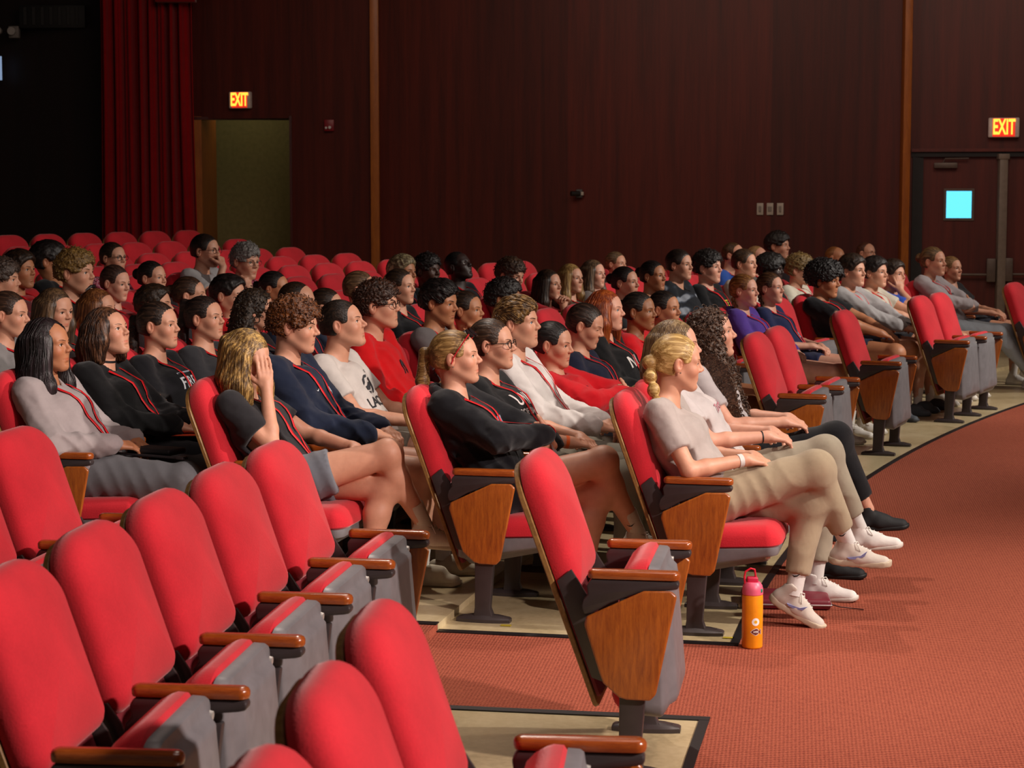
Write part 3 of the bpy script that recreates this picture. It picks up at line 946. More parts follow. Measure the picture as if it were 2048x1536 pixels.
def head_sdf(X, Y, Z, male, o):
    A = np.abs(Y); j = (1.03 if male else .92) + o.get('wide', 0)
    D = el(X, Y, Z, (-.014, 0, .026), (.094, .0735, .089))
    D = smin(D, el(X, Y, Z, (.030, 0, .034), (.055, .060, .056)), .03)
    D = smin(D, el(X, Y, Z, (.026, 0, -.034), (.060, .056 * j, .072)), .03)
    D = smin(D, rc(X, A, Z, (-.006, .048 * j, -.045), (.060, .016 * j, -.094), .019, .017), .03)
    D = smin(D, el(X, Y, Z, (.070, 0, -.094), (.018, .018 * j, .016)), .022)
    D = smin(D, el(X, A, Z, (.055, .036, -.026), (.026, .022, .024)), .025)
    D = smin(D, el(X, Y, Z, (.066, 0, -.058), (.021, .030, .030)), .02)
    D = smin(D, rc(X, A, Z, (.081, .010, .021), (.068, .046, .020), .0075 + .002 * male, .007), .018)
    sn = o.get('nose', 1.0)
    D = smin(D, rc(X, Y, Z, (.082, 0, .014), (.088 + .016 * sn, 0, -.020), .0065, .0100), .012)
    D = smin(D, el(X, A, Z, (.094, .0105, -.026), (.011, .0075, .0075)), .007)
    D = smax(D, -el(X, A, Z, (.096, .032, .003), (.018, .018, .0115)), .012)
    D = smin(D, el(X, A, Z, (.0680, .0315, .0030), (.0168, .0170, .0140)), .003)      # lids over the eyeball
    D = smax(D, -el(X, A, Z, (.0865, .0320, .0018), (.0125, .0140, .0056 * o.get('eye', 1.22))), .001)
    D = smax(D, -el(X, Y, Z, (.097, 0, -.040), (.007, .0045, .010)), .006)
    D = smin(D, rc(X, A, Z, (.0855, 0, -.0560), (.073, .0215, -.0612), .0050, .0030), .005)
    D = smin(D, rc(X, A, Z, (.0845, 0, -.0668), (.073, .0195, -.0628), .0062, .0030), .005)
    D = smax(D, -rc(X, A, Z, (.0925, 0, -.0608), (.078, .024, -.0620), .0018, .0014), .002)
    D = smax(D, -el(X, Y, Z, (.092, 0, -.079), (.010, .018, .006)), .010)
    e = el(X * .97 + (A - .075) * .35, A, Z, (-.006, .081, -.003), (.018, .0085, .031))
    e = smax(e, -el(X, A, Z, (.001, .0900, .003), (.0115, .0095, .021)), .003)
    D = smin(D, e, .006)
    return D


SK = {'pale': '#dfa58c', 'fair': '#d29a7e', 'tan': '#b87c58', 'brown': '#94613f', 'dark': '#4a2c20', 'deep': '#2e1b16'}
PALM = {}


def surf_x(ys, zs, male, o):
    xs = np.linspace(.125, .03, 240)[None, :]; d = head_sdf(xs, np.asarray(ys)[:, None], np.asarray(zs)[:, None], male, o)
    i = np.argmax(d < 0, 1); return xs[0][i]


def rotm(yaw, pitch, roll):
    """head frame axes in local coordinates; yaw > 0 turns towards the camera side (-y), pitch > 0 looks up"""
    cy, sy = math.cos(-yaw), math.sin(-yaw); cp, sp = math.cos(pitch), math.sin(pitch); cr, sr = math.cos(roll), math.sin(roll)
    Rz = np.array([[cy, -sy, 0], [sy, cy, 0], [0, 0, 1]]); Ry = np.array([[cp, 0, -sp], [0, 1, 0], [sp, 0, cp]]); Rx = np.array([[1, 0, 0], [0, cr, -sr], [0, sr, cr]])
    return Rz @ Ry @ Rx


def hand_cones(w, f, n, side, curl=.5, sc=1.0):
    f = V3(f) / np.linalg.norm(f); n = V3(n); n = n - f * n.dot(f); n /= np.linalg.norm(n); s = np.cross(n, f) * side
    out = []
    out.append((w, w + f * .03 * sc, .024 * sc, .026 * sc, .02))
    for i in range(4):
        q = s * (.029 - .0195 * i) * sc; k0 = w + f * .02 * sc + q * .7; k1 = w + f * (.082 - .003 * abs(i - 1.2)) * sc + q
        out.append((k0, k1, .0135 * sc, .0105 * sc, .012))
        L = [.045, .050, .046, .036][i] * sc; p = k1; a = curl * .5; rr = [.0092, .0094, .0090, .0082][i] * sc
        for sg, (ln, da) in enumerate(((L, 0), (L * .62, .8 * curl), (L * .48, .6 * curl))):
            a += da if sg else 0
            d = f * math.cos(a) + n * math.sin(a); q2 = p + d * ln; out.append((p, q2, rr, rr * .92, .005)); p = q2; rr *= .92
    p = w + f * .022 * sc + s * .022 * sc; d = f * .62 + s * .65 + n * .40; d /= np.linalg.norm(d)
    for ln, r0, r1 in ((.040, .0145, .0115), (.032, .0110, .0098), (.026, .0098, .0082)):
        q2 = p + d * ln * sc; out.append((p, q2, r0 * sc, r1 * sc, .008)); p = q2; d = d * .85 + f * .25 + n * .12 * curl; d /= np.linalg.norm(d)
    return out


ARMS = {}


def arm_pose(name, H, R):
    """returns for right (-1) and left (+1): shoulder-relative elbow, wrist, finger direction, palm normal, curl"""
    hp = lambda x, y, z: H + R @ V3(x, y, z)
    if name == 'lap': return {-1: ((.02, -.26, .66), (.24, -.05, .66), (.72, .62, -.1), (-.1, .3, -.9), .8), 1: ((.02, .26, .66), (.25, .07, .64), (.7, -.65, -.1), (-.1, -.3, -.9), .7)}
    if name == 'lap_far': return {-1: ((.10, -.24, .66), (.33, -.05, .655), (.75, .5, -.15), (0, .2, -.95), .7), 1: ((.08, .25, .66), (.33, .07, .65), (.7, -.6, -.15), (0, -.2, -.95), .8)}
    if name == 'crossed': return {-1: ((.12, -.25, .73), (.24, .00, .76), (-.2, .95, .1), (-.9, 0, 0), .6), 1: ((.12, .25, .73), (.26, .02, .71), (-.15, -.95, -.05), (-.9, 0, 0), .6)}
    if name == 'rest': return {-1: ((-.04, -.27, .70), (.20, -.24, .68), (1, .1, -.15), (0, .1, -1), .9), 1: ((-.04, .27, .70), (.20, .24, .68), (1, -.1, -.15), (0, -.1, -1), .9)}
    if name == 'knees': return {-1: ((.24, -.22, .70), (.46, -.06, .64), (.8, .5, -.3), (0, .3, -.9), .7), 1: ((.24, .22, .70), (.46, .06, .62), (.8, -.5, -.3), (0, -.3, -.9), .8)}
    if name in ('chinR', 'chinL'):
        s = -1 if name == 'chinR' else 1; L = arm_pose('lap', H, R); w = hp(.085, s * .035, -.175)
        e = np.array([H[0] + .12, s * .21, max(.68, H[2] - .43)]); L[s] = (e, w, (-.25, -s * .1, 1), (-.9, -s * .2, -.2), 1.7); return L
    if name == 'fistL':
        L = arm_pose('lap', H, R); w = hp(.17, -.03, -.13); L[-1] = ((H[0] + .20, -.20, H[2] - .36), w, (-.35, .2, .9), (-.9, .1, -.3), 2.0); return L
    if name == 'face': # right hand over the near side of the face
        L = arm_pose('lap', H, R); L[-1] = ((H[0] + .17, -.17, H[2] - .36), V3(H[0] + .115, -.075, H[2] - .125), (-.12, .10, 1), (-.55, .85, 0), .35)
        L[1] = ((.08, .24, .66), (.30, .10, .66), (.8, -.4, -.1), (0, -.3, -.9), .6); return L
    if name == 'cheekL':
        L = arm_pose('lap', H, R); L[1] = ((.16, .22, .70), hp(.07, .085, -.13), (0, -.15, 1), (-.3, -.9, 0), 1.2); return L
    if name == 'cheekR':
        L = arm_pose('lap', H, R); L[-1] = ((.26, -.18, .74), hp(.105, -.06, -.14), (-.25, .1, 1), (-.6, .6, 0), .9); return L
    if name == 'clasp_up': return {-1: ((.24, -.17, .74), hp(.15, -.035, -.17), (-.1, .55, .8), (-.3, .8, 0), 1.3), 1: ((.24, .17, .74), hp(.15, .045, -.17), (-.1, -.55, .8), (-.3, -.8, 0), 1.3)}
    raise KeyError(name)


def leg_pose(name):
    hipz = .53
    if name == 'flat': return {-1: ((.50, -.13, .515), (.47, -.13, .10), (1, -.08, 0)), 1: ((.50, .13, .515), (.50, .13, .10), (1, .08, 0))}
    if name == 'cross': return {-1: ((.45, .02, .655), (.58, .13, .335), (.93, .06, -.05)), 1: ((.43, .06, .50), (.375, -.02, .155), (.80, -.05, -.45))}
    if name == 'cross2': return {-1: ((.45, .01, .655), (.60, .11, .31), (.90, .10, .05)), 1: ((.45, .07, .50), (.42, .00, .10), (1, -.05, 0))}
    if name == 'out': return {-1: ((.50, -.12, .50), (.80, -.06, .13), (.95, 0, .15)), 1: ((.50, .12, .50), (.72, .12, .10), (1, .1, 0))}
    if name == 'spread': return {-1: ((.48, -.20, .53), (.50, -.20, .10), (1, -.2, 0)), 1: ((.48, .20, .53), (.48, .20, .10), (1, .2, 0))}
    raise KeyError(name)


def hair_sdf_mesh(style, lod, down, o, R):
    """built in the head frame; down = gravity in the head frame"""
    st = {0: .0042, 1: .006, 2: .008}[lod]; g = down
    long_ = style in ('long', 'bob', 'curly_long', 'shoulder', 'wavy')
    Lg = {'bob': .20, 'shoulder': .27, 'long': .42, 'wavy': .36, 'curly_long': .40}.get(style, .1) * o.get('hl', 1.0); hf = o.get('hf', 0.0)
    ext = .14
    lo = V3(-.16, -.14, -.16); hi = V3(.15, .14, .17)
    tail = style in ('ponytail', 'braid', 'high_pony', 'bubble')
    if long_:
        e = g * (Lg + .03); lo = np.minimum(lo, e - .15); hi = np.maximum(hi, e + .15); hi[2] = .17
    if style == 'afro': lo -= .04; hi += .04
    hi[0] += max(0, hf)
    if tail:
        lo = np.minimum(lo, V3(-.26, -.14, -.16) + g * .34); lo[1] = min(lo[1], -.16)
    G = Grid(axis(lo[0], hi[0], st), axis(lo[1], hi[1], st), axis(lo[2], hi[2], st))
    X, Y, Z = G.at(G.sl(lo, hi)); A = np.abs(Y)
    t = {'short': .010, 'crop': .006, 'buzz': .004, 'side': .012, 'curly': .020, 'mop': .018, 'afro': .034, 'bald': .002}.get(style, .009)
    t = o.get('thick', t)
    D = el(X, Y, Z, (-.016, 0, .028), (.094 + t, .0745 + t, .088 + t))
    D = smin(D, el(X, Y, Z, (-.045, 0, -.030), (.056 + t * .6, .058 + t * .5, .055)), .03)
    if style in ('short', 'side', 'mop', 'curly', 'afro'):
        top = {'short': .010, 'side': .018, 'mop': .020, 'curly': .022, 'afro': .030}[style]
        D = smin(D, el(X, Y, Z, (.010, 0, .062), (.086 + t * .4, .066 + t * .7, .052 + top)), .03)
    if style == 'afro': D = smin(D, el(X, Y, Z, (-.016, 0, .050), (.132, .122, .100)), .03)
    fz = o.get('line', 0.0)
    fringe = style in ('mop', 'curly', 'side', 'afro')
    face = el(X, Y, Z, (.108, 0, -.030 + fz - (.006 if fringe else 0)), (.078, .088, .099 if not fringe else .094))
    D = smax(D, -face, .008)
    if not long_:
        cutz = {'ponytail': -.055, 'bun': -.055, 'braid': -.055, 'high_pony': -.06, 'bubble': -.055, 'tied': -.055}.get(style, -.050)
        D = smax(D, -(Z - cutz + .25 * X), .008)                        # nape line
        fr = smax((-.016 - X), (Z - .006), .004)                                   # in front of and below the ear
        D = smax(D, -fr, .006)
    if not long_ or o.get('ear'):
        D = smax(D, -el(X, A, Z, (-.002, .088, -.004), (.023, .032, .034)), .005)
    if long_:
        n = 25; part = []
        a0 = 62 if not o.get('back') else 100
        for i in range(n):
            ph = math.radians(a0 + (360 - 2 * a0) * i / (n - 1)); side = math.sin(ph)
            s0 = V3(-.016 + .088 * math.cos(ph), .072 * math.sin(ph), .030)
            L = Lg * (1.0 if abs(side) < .8 else o.get('sidelen', .95)) * (1 + .05 * math.sin(i * 5.1))
            flare = .012 + .02 * o.get('flare', 1)
            outw = V3(math.cos(ph) * .6, math.sin(ph), 0) * flare
            mid = s0 + g * (L * .42) + outw + V3(hf * .25 * max(0, abs(side) - .3), 0, 0); end = s0 + g * L + outw * 1.3 + V3(hf * max(0, abs(side) - .3), 0, 0) + V3(.01 * math.sin(i * 3.3), .012 * math.sin(i * 2.1), 0)
            r0 = .020; r1 = .023 if style != 'curly_long' else .038; r2 = .013 if style != 'curly_long' else .036
            kk = .030 if style != 'curly_long' else .02
            D = smin(D, rc(X, Y, Z, s0, mid, r0, r1), kk); D = smin(D, rc(X, Y, Z, mid, end, r1, r2), kk)
        face2 = el(X, Y, Z, (.125, 0, -.038), (.10, .076, .108)); D = smax(D, -face2, .006)
        D = smax(D, -rc(X, Y, Z, (.10, 0, -.05), V3(.10, 0, -.05) + g * .5, .066, .075), .01)
    if style == 'bun': D = smin(D, el(X, Y, Z, (-.125, 0, o.get('bz', .035)), (.036, .042, .040)), .012)
    tb = V3(-.102, 0, .030) if style != 'high_pony' else V3(-.085, 0, .085)
    if style in ('ponytail', 'high_pony'):
        p1 = tb + V3(-.035, 0, .004); p2 = p1 + g * .12 + V3(-.01, 0, 0); p3 = p2 + g * .16 + V3(.02, 0, 0)
        for a, b, ra, rb in ((tb + V3(.01, 0, 0), p1, .022, .023), (p1, p2, .024, .030), (p2, p3, .030, .010)): D = smin(D, rc(X, Y, Z, a, b, ra, rb), .012)
    if style == 'bubble':
        p = tb + V3(-.012, -.01, -.0)
        for i in range(6):
            q = p + g * (.052 if i else .062) + V3(-.014 if i < 1 else .012, -.022, 0); c = (p + q) / 2
            D = smin(D, el(X, Y, Z, c, (.033 - .003 * i, .032 - .003 * i, .034 - .001 * i)), .008); p = q
    if style == 'braid':
        p = V3(-.075, -.05, -.045)
        for i in range(9):
            q = p + g * .026 + V3(.014, -.005, 0); D = smin(D, el(X, Y, Z, (p + q) / 2 + V3(0, .006 * (-1) ** i, 0), (.017, .018, .018)), .004); p = q
    # strand relief
    amp = {0: .0009, 1: .0013, 2: .0016}[lod]
    if style not in ('afro', 'curly'):
        edge = face if not long_ else face2
        D = D + (t * .85) * np.exp(-(np.maximum(edge, 0) / .011) ** 2)
    if style in ('curly', 'afro', 'curly_long'):
        f = o.get('freq', 190); D = D + (.0075 if style != 'afro' else .009) * wob(X, Y, Z, f) + .004 * wob(X, Y, Z, f * .5, 1.3)
    elif style in ('mop', 'side', 'short'):
        D = D + .0030 * wob(X * .5, Y, Z * .6, 210) + .003 * wob(X, Y, Z, 75, 2) * (Z > .03)
    elif long_:
        ph = np.arctan2(Y, -X - .0); D = D + amp * .9 * np.sin(ph * 34 + .8 * np.sin(Z * 18) + 1.1 * np.sin(Z * 7)) + (.004 * np.sin(Z * 42 + ph * 3) if style == 'wavy' else 0)
    elif style not in ('buzz', 'bald', 'crop'):
        ph = np.arctan2(Y, Z + .01); D = D + amp * .5 * np.sin(ph * 34 + 1.2 * np.sin(X * 18))
    if style == 'bald':
        pass
    G.D = D.astype(F32)
    G.D = smax(G.D, (-el(X, Y, Z, (-.014, 0, .026), (.086, .066, .081))).astype(F32), .004)   # hollow over the skull
    return G.nets()


def add_curls(parts, V, F, n, rng, r=.010, tr=.0022, bias=None):
    idx = rng.integers(0, len(V), n * 3); c = 0
    for i in idx:
        p = V[i]
        if bias is not None and not bias(p): continue
        a = rng.normal(size=3); a /= np.linalg.norm(a); b = np.cross(a, rng.normal(size=3)); b /= np.linalg.norm(b)
        th = np.linspace(0, rng.uniform(2.5, 5.5), 9); rr = r * rng.uniform(.6, 1.2)
        q = p + rr * (np.cos(th)[:, None] * a + np.sin(th)[:, None] * b) + np.linspace(0, rr * .8, 9)[:, None] * np.cross(a, b)
        v, f = tube_np(q, [tr * .5] + [tr] * 7 + [tr * .3], 4); parts.append((v, f, 0, (1, 1, 1, 1))); c += 1
        if c >= n: break


def add_strands(parts, V, F, n, rng, dirf, L, tr=.0014, steps=14, startf=None, lift=.0012):
    bv = BVHTree.FromPolygons([tuple(v) for v in V], [tuple(int(a) for a in f) for f in F])
    idx = rng.integers(0, len(V), n * 6); c = 0
    for i in idx:
        p = V[i].copy()
        if startf is not None and not startf(p): continue
        path = []; ok = True
        for s in range(steps):
            loc, nor, _, dist = bv.find_nearest(Vector(p))
            if loc is None or dist > .03: break
            nn = np.array(nor); d = dirf(p); d = d - nn * d.dot(nn) * .95; ln = np.linalg.norm(d)
            if ln < .15: break
            p = np.array(loc) + nn * (lift + .0008 * math.sin(s * .9 + i)); path.append(p.copy()); p = p + d / ln * (L / steps)
        if len(path) < 5: continue
        m = len(path); v, f = tube_np(path, [tr * (.3 + 1.0 * math.sin(PI * (k + .6) / (m + .4))) for k in range(m)], 4, 2.0); parts.append((v, f, 0, (1, 1, 1, 1))); c += 1
        if c >= n: break


# shoes ---------------------------------------------------------------
def shoe_meshes(style):
    """x = toe direction, z = up, origin under the ankle on the sole"""
    g = .005 if style != 'x' else .004
    G = Grid(axis(-.09, .23, g), axis(-.065, .065, g), axis(-.02, .16, g))
    G.cone((-.035, 0, .035), (.05, 0, .038), .034, .036, .02)
    G.cone((.05, 0, .034), (.155, 0, .022), .038, .030, .02, .92)
    if style != 'clog': G.cone((-.02, 0, .05), (-.005, 0, .105), .036, .038, .02); G.cone((.02, 0, .07), (.08, 0, .050), .030, .026, .02)
    else: G.cone((.02, 0, .06), (.09, 0, .055), .036, .036, .02)
    G.ell((.0, 0, .125), (.046, .030, .05), .008, True)
    q = G.sl((-1, -1, -1), (1, 1, 1)); X, Y, Z = G.at(q); G.D = smax(G.D, (.012 - Z).astype(F32), .006)
    up = mesh_np('shoe', *G.nets(), [])
    th = .030 if style == 'runner' else .022
    G = Grid(axis(-.095, .24, g), axis(-.07, .07, g), axis(-.02, .06, g))
    q = G.sl((-1, -1, -1), (1, 1, 1)); X, Y, Z = G.at(q)
    d = np.minimum(rc(X, Y, Z * 0, (-.035, 0, 0), (.06, -.002, 0), .039, .036), rc(X, Y, Z * 0, (.05, -.002, 0), (.152, .004, 0), .036, .040))
    lift = .018 * np.clip((X - .13) / .08, 0, 1) ** 2 + (.008 * np.clip((-X - .02) / .06, 0, 1) if style == 'runner' else 0)
    d = smax(d, np.abs(Z - lift - th / 2) - th / 2 + .003 * np.sin(X * 160) * (style == 'runner') * .3, .008); G.D = d.astype(F32)
    so = mesh_np('sole', *G.nets(), [])
    lc = MB()
    for i in range(5):
        x = .025 + .017 * i; z = .098 - .42 * (x - .02)
        lc.tube([(x, -.020, z - .006), (x + .004, -.010, z + .003), (x + .008, .010, z + .003), (x + .004, .021, z - .006)], .0028, 5)
    lc.tube([(.03, 0, .10), (.035, -.02, .105), (.05, -.032, .085), (.058, -.034, .07)], .0022, 5); lc.tube([(.03, 0, .10), (.045, .02, .10), (.055, .034, .08)], .0022, 5)
    la = lc.mesh('laces', [])
    la.materials.clear()
    return up, so, la


SHOE = {s: shoe_meshes(s) for s in ('runner', 'flat', 'clog', 'slip')}


def add_shoe(parent, style, ankle, dirv, c_up, c_sole, c_lace='#e6e0d8'):
    up, so, la = SHOE[style]
    def inst(me, m, par, nm):
        me2 = me.copy(); me2.materials.clear(); me2.materials.append(m); return link(bpy.data.objects.new(nm, me2), par)
    o = inst(up, plain('shoe_' + c_up.strip('#'), c_up, .75), parent, 'shoe'); d = V3(dirv) / np.linalg.norm(dirv); y = np.cross([0, 0, 1], d); y /= np.linalg.norm(y); z = np.cross(d, y)
    M = Matrix(((d[0], y[0], z[0], ankle[0] - z[0] * .10), (d[1], y[1], z[1], ankle[1] - z[1] * .10), (d[2], y[2], z[2], ankle[2] - z[2] * .10), (0, 0, 0, 1)))
    o.matrix_local = M
    inst(so, plain('sole_' + c_sole.strip('#'), c_sole, .6), o, 'sole')
    if style in ('runner', 'flat'): inst(la, plain('lace_' + c_lace.strip('#'), c_lace, .8), o, 'laces')
    if style == 'runner':
        mb = MB(); mb.prism([(.005, .040), (.06, .052), (.085, .072), (.075, .050), (.045, .036), (.015, .034)], -.043, -.034, 1); mb.prism([(.005, .040), (.06, .052), (.085, .072), (.075, .050), (.045, .036), (.015, .034)], .034, .043, 1)
        mb.build('side_stripe', plain('stripe_blue', '#8b93c8', .6), o)
    return o


# ------------------------------------------------------------------ people
def seat_place(k, d):
    p = pt(RP * k, d['al']); return p[0], p[1], FL[k], d['al']


def solve_head(k, d, x, y, dv=0.0):
    X0, Y0, z0, al = seat_place(k, d); ca, sa = math.cos(al), math.sin(al); best = None
    for i in range(-110, 131):
        u = i * .005; X = X0 + ca * u + sa * dv; Y = Y0 - sa * u + ca * dv; q = ray_at(x, y, Y); e = abs(q[0] - X)
        if best is None or e < best[0]: best = (e, u, q[2] - z0)
    return V3(best[1], dv, best[2])


def pick_seat(k, x, y):
    best = None
    for (kk, i), d in SEATS.items():
        if kk != k or i >= 100: continue
        h = solve_head(k, d, x, y); e = abs(h[0] + .03)
        if best is None or e < best[0]: best = (e, i, h)
    return best[1]


def ribbon(parent, name, pts, nrm, wdt, mat):
    pts = np.array(pts); d = np.gradient(pts, axis=0); V = []; F = []
    for i, p in enumerate(pts):
        n = V3(nrm[i]); t = d[i] / (np.linalg.norm(d[i]) + 1e-9); s = np.cross(n, t); s /= np.linalg.norm(s) + 1e-9
        V += [p + s * wdt / 2, p - s * wdt / 2, p - s * wdt / 2 + n * .0018, p + s * wdt / 2 + n * .0018]
    for i in range(len(pts) - 1):
        for k in range(4): F.append((4 * i + k, 4 * i + (k + 1) % 4, 4 * i + 4 + (k + 1) % 4, 4 * i + 4 + k))
    return link(bpy.data.objects.new(name, mesh_np(name, V, F, [mat], True)), parent)


def decal(parent, name, me, bv, c, u_ax, v_ax, mat, off=.003):
    """lays a flat text or shape mesh (x, y) on the cloth round the point c"""
    n = np.cross(u_ax, v_ax); n /= np.linalg.norm(n)
    for v in me.vertices:
        p = c + u_ax * v.co.x + v_ax * v.co.y; h = bv.ray_cast(Vector(p + n * .25), Vector(-n), .5)
        q = np.array(h[0]) if h[0] is not None else p; v.co = Vector(q + n * (off + v.co.z))
    me.materials.clear(); me.materials.append(mat)
    return link(bpy.data.objects.new(name, me), parent)


def shape_mesh(polys):
    mb = MB()
    for P in polys:
        vs = [mb.bm.verts.new((x, y, 0)) for x, y in P]; mb.bm.faces.new(vs)
    bmesh.ops.triangulate(mb.bm, faces=mb.bm.faces); bmesh.ops.subdivide_edges(mb.bm, edges=mb.bm.edges, cuts=2)
    me = bpy.data.meshes.new('shape'); mb.bm.to_mesh(me); mb.bm.free(); return me


TICK = [[(-.016, .002), (-.006, -.006), (.004, -.004), (.020, .010), (.002, .000), (-.006, -.001)]]
M_EYE = plain('eye_white', '#e4dcd6', .25); M_PUPIL = plain('pupil', '#0a0808', .1)


def va_(N, P):
    v = V3(N[0] - P[0] - .02, 0, N[2] - P[2]); return v / np.linalg.norm(v)


def make_person(x, y, k, o):
    lod = o.get('lod', 0 if k <= 1 else 1); male = o.get('m', 0)
    i = o['seat'] if 'seat' in o else pick_seat(k, x, y); d = SEATS[(k, i)]
    X0, Y0, z0, al = seat_place(k, d); d['person'] = o['label']
    H = solve_head(k, d, x, y, o.get('dv', 0.0))
    nm = o.get('id', '?')
    if H[0] < -.28 or H[0] > .34 or H[2] < .98 or H[2] > 1.36: print('HEAD %s seat %s u %.2f z %.2f' % (nm, (k, i), H[0], H[2]))
    root = thing('person', o['label'], 'person', (X0, Y0, z0), -al)
    hs = o.get('hs', 1.0 if not male else 1.04)
    R = rotm(math.radians(o.get('yaw', 0)), math.radians(o.get('pitch', 3)), math.radians(o.get('roll', 0)))
    sw = .185 if male else .165; sw *= o.get('big', 1.0) ** .8; bg = o.get('big', 1.0) * 1.10
    N = H + V3(-.030, 0, -.152) + R @ V3(-.012, 0, 0)         # neck base
    bl = lambda z_: -.115 - .364 * (z_ - .235) + .10
    N[0] = max(N[0], bl(N[2] - .06) + .055)
    P = V3(.02, 0, .53)
    Cc = P * .42 + N * .58 + V3(-.035, 0, 0); Cc[0] = max(Cc[0], bl(Cc[2]) + .085)
    if H[0] > .1: Cc = Cc + V3(-.03, 0, 0)
    bg0 = o.get('big', 1.0) * 1.10
    sh = {s: N + V3(-.008, s * sw, -.040) for s in (-1, 1)}
    ap = arm_pose(o.get('arms', 'lap'), H, R)
    if o.get('legs', 'flat').startswith('cross') and o.get('arms', 'lap') in ('lap', 'lap_far'):
        up_ = .050 if o.get('arms', 'lap') == 'lap' else .085
        ap = {s: (a_[0], V3(a_[1]) + V3(0, 0, up_)) + tuple(a_[2:]) for s, a_ in ap.items()}
    lp = leg_pose(o.get('legs', 'flat'))
    EL = {}; WR = {}
    for s in (-1, 1):
        e, wv = V3(ap[s][0]), V3(ap[s][1]); 
        if o.get('arms', 'lap') in ('lap', 'lap_far', 'rest'): e = e + V3((N[0] + .06) * .5, 0, 0)
        ua = .30 if male else .275
        dd = e - sh[s]; L = np.linalg.norm(dd)
        if L > ua: e = sh[s] + dd / L * ua
        if o.get('arms') == 'face' and s < 0: e = V3(ap[s][0])
        fa = .27 if male else .245; dd = wv - e; L = np.linalg.norm(dd)
        if L > fa * 1.08: wv = e + dd / L * fa * 1.08
        EL[s] = e; WR[s] = wv
    hip = {s: P + V3(.0, s * .085, -.01) for s in (-1, 1)}
    KN = {s: V3(lp[s][0]) for s in (-1, 1)}; AN = {s: V3(lp[s][1]) for s in (-1, 1)}
    top = o.get('top', 'tee'); longs = top in ('hoodie', 'sweat', 'shirt_long', 'flannel'); bottom = o.get('bottom', 'shorts')
    # ---- body
    res_h = {0: .0034, 1: .0048, 2: .0062}[lod]; res_b = {0: .011, 1: .014, 2: .018}[lod]; res_w = {0: .0045, 1: .0065, 2: .009}[lod]
    hr = .135 * hs; pad = .07
    allp = [N, P] + list(sh.values()) + list(EL.values()) + list(WR.values()) + list(KN.values()) + list(AN.values())
    lo = np.min(allp, axis=0) - .14; hi = np.max(allp, axis=0) + .16; hi[2] = max(hi[2], H[2] + .16); lo[2] = max(lo[2], -.02); hi[0] = max(hi[0], H[0] + .16); lo[0] = min(lo[0], H[0] - .14)
    visible_hands = o.get('hands', lod < 2)
    fx = [(H[0] - hr, H[0] + hr, res_h)]; fy = [(H[1] - .105 * hs, H[1] + .105 * hs, res_h)]; fz = [(H[2] - hr, H[2] + hr, res_h)]
    if visible_hands:
        for s in (-1, 1):
            f = V3(ap[s][2]); f /= np.linalg.norm(f); c = WR[s] + f * .08
            fx.append((c[0] - .10, c[0] + .10, res_w)); fy.append((c[1] - .10, c[1] + .10, res_w)); fz.append((c[2] - .10, c[2] + .10, res_w))
    G = Grid(axis(lo[0], hi[0], res_b, fx), axis(lo[1], hi[1], res_b, fy), axis(lo[2], hi[2], res_b, fz))
    ra = (.047, .036, .025) if male else (.041, .032, .0225)
    ra = tuple(r * (1 + (bg - 1) * .8) for r in ra)
    G.cone(P, Cc, .085 * bg, .085 * bg, .03, .62); G.cone(Cc, N + V3(-.01, 0, -.09), .085 * bg, .070, .03, .60)
    G.cone(N + V3(-.02, -.02, -.02), sh[-1], .042, .040, .03); G.cone(N + V3(-.02, .02, -.02), sh[1], .042, .040, .03)
    nr = .055 if male else .048; nr *= 1 + (bg - 1) * .5
    G.cone(N + V3(.0, 0, -.03), H + R @ V3(-.028, 0, -.045), nr * 1.05, nr, .035)
    for s in (-1, 1):
        G.cone(sh[s], EL[s], ra[0], ra[1], .02); G.cone(EL[s], EL[s] * .7 + WR[s] * .3, ra[1], ra[1] * 1.0, .015); G.cone(EL[s] * .7 + WR[s] * .3, WR[s], ra[1], ra[2], .015)
        lb = 1.0 if bottom == 'shorts' else .84; kr = .062 * (1.05 if male else 1) * bg * lb
        G.cone(hip[s] + V3(0, 0, .01), KN[s], .083 * bg * lb, kr * .86, .03); G.ell(KN[s] + V3(.004, 0, .004), (kr * .82, kr * .8, kr * .82), .03)
        calf = KN[s] * .68 + AN[s] * .32 + V3(-.018 * lb ** 3, 0, 0); G.cone(KN[s], calf, kr * .8, .050 * bg * lb ** 2, .03); G.cone(calf, AN[s], .050 * bg * lb ** 2, .033, .03)
        if visible_hands or not longs:
            for c in hand_cones(WR[s], ap[s][2], ap[s][3], s, ap[s][4], 1.03 if male else .93): G.cone(*c)
        else: G.cone(WR[s], WR[s] + V3(ap[s][2]) / np.linalg.norm(ap[s][2]) * .11, .026, .030, .02)
    # head
    q = G.sl(H - .155 * hs, H + .155 * hs); X, Y, Z = G.at(q); dx, dy, dz = X - H[0], Y - H[1], Z - H[2]
    hx = (dx * R[0, 0] + dy * R[1, 0] + dz * R[2, 0]) / hs; hy = (dx * R[0, 1] + dy * R[1, 1] + dz * R[2, 1]) / hs; hz = (dx * R[0, 2] + dy * R[1, 2] + dz * R[2, 2]) / hs
    G.D[q] = smin(G.D[q], (head_sdf(hx, hy, hz, male, o) * hs).astype(F32), .018)
    V, F = G.nets()
    sk = np.array(s2l(SK[o.get('skin', 'fair')])); col = np.tile(sk, (len(V), 1))
    hv = (V - H) @ R / hs
    def blob(c, r, strength, tint):
        m = np.exp(-(((hv - V3(c)) / V3(r)) ** 2).sum(1)) * strength; col[:, :3] = col[:, :3] * (1 - m[:, None]) + col[:, :3] * V3(tint) * m[:, None]
    lip = .85 if not male else .6
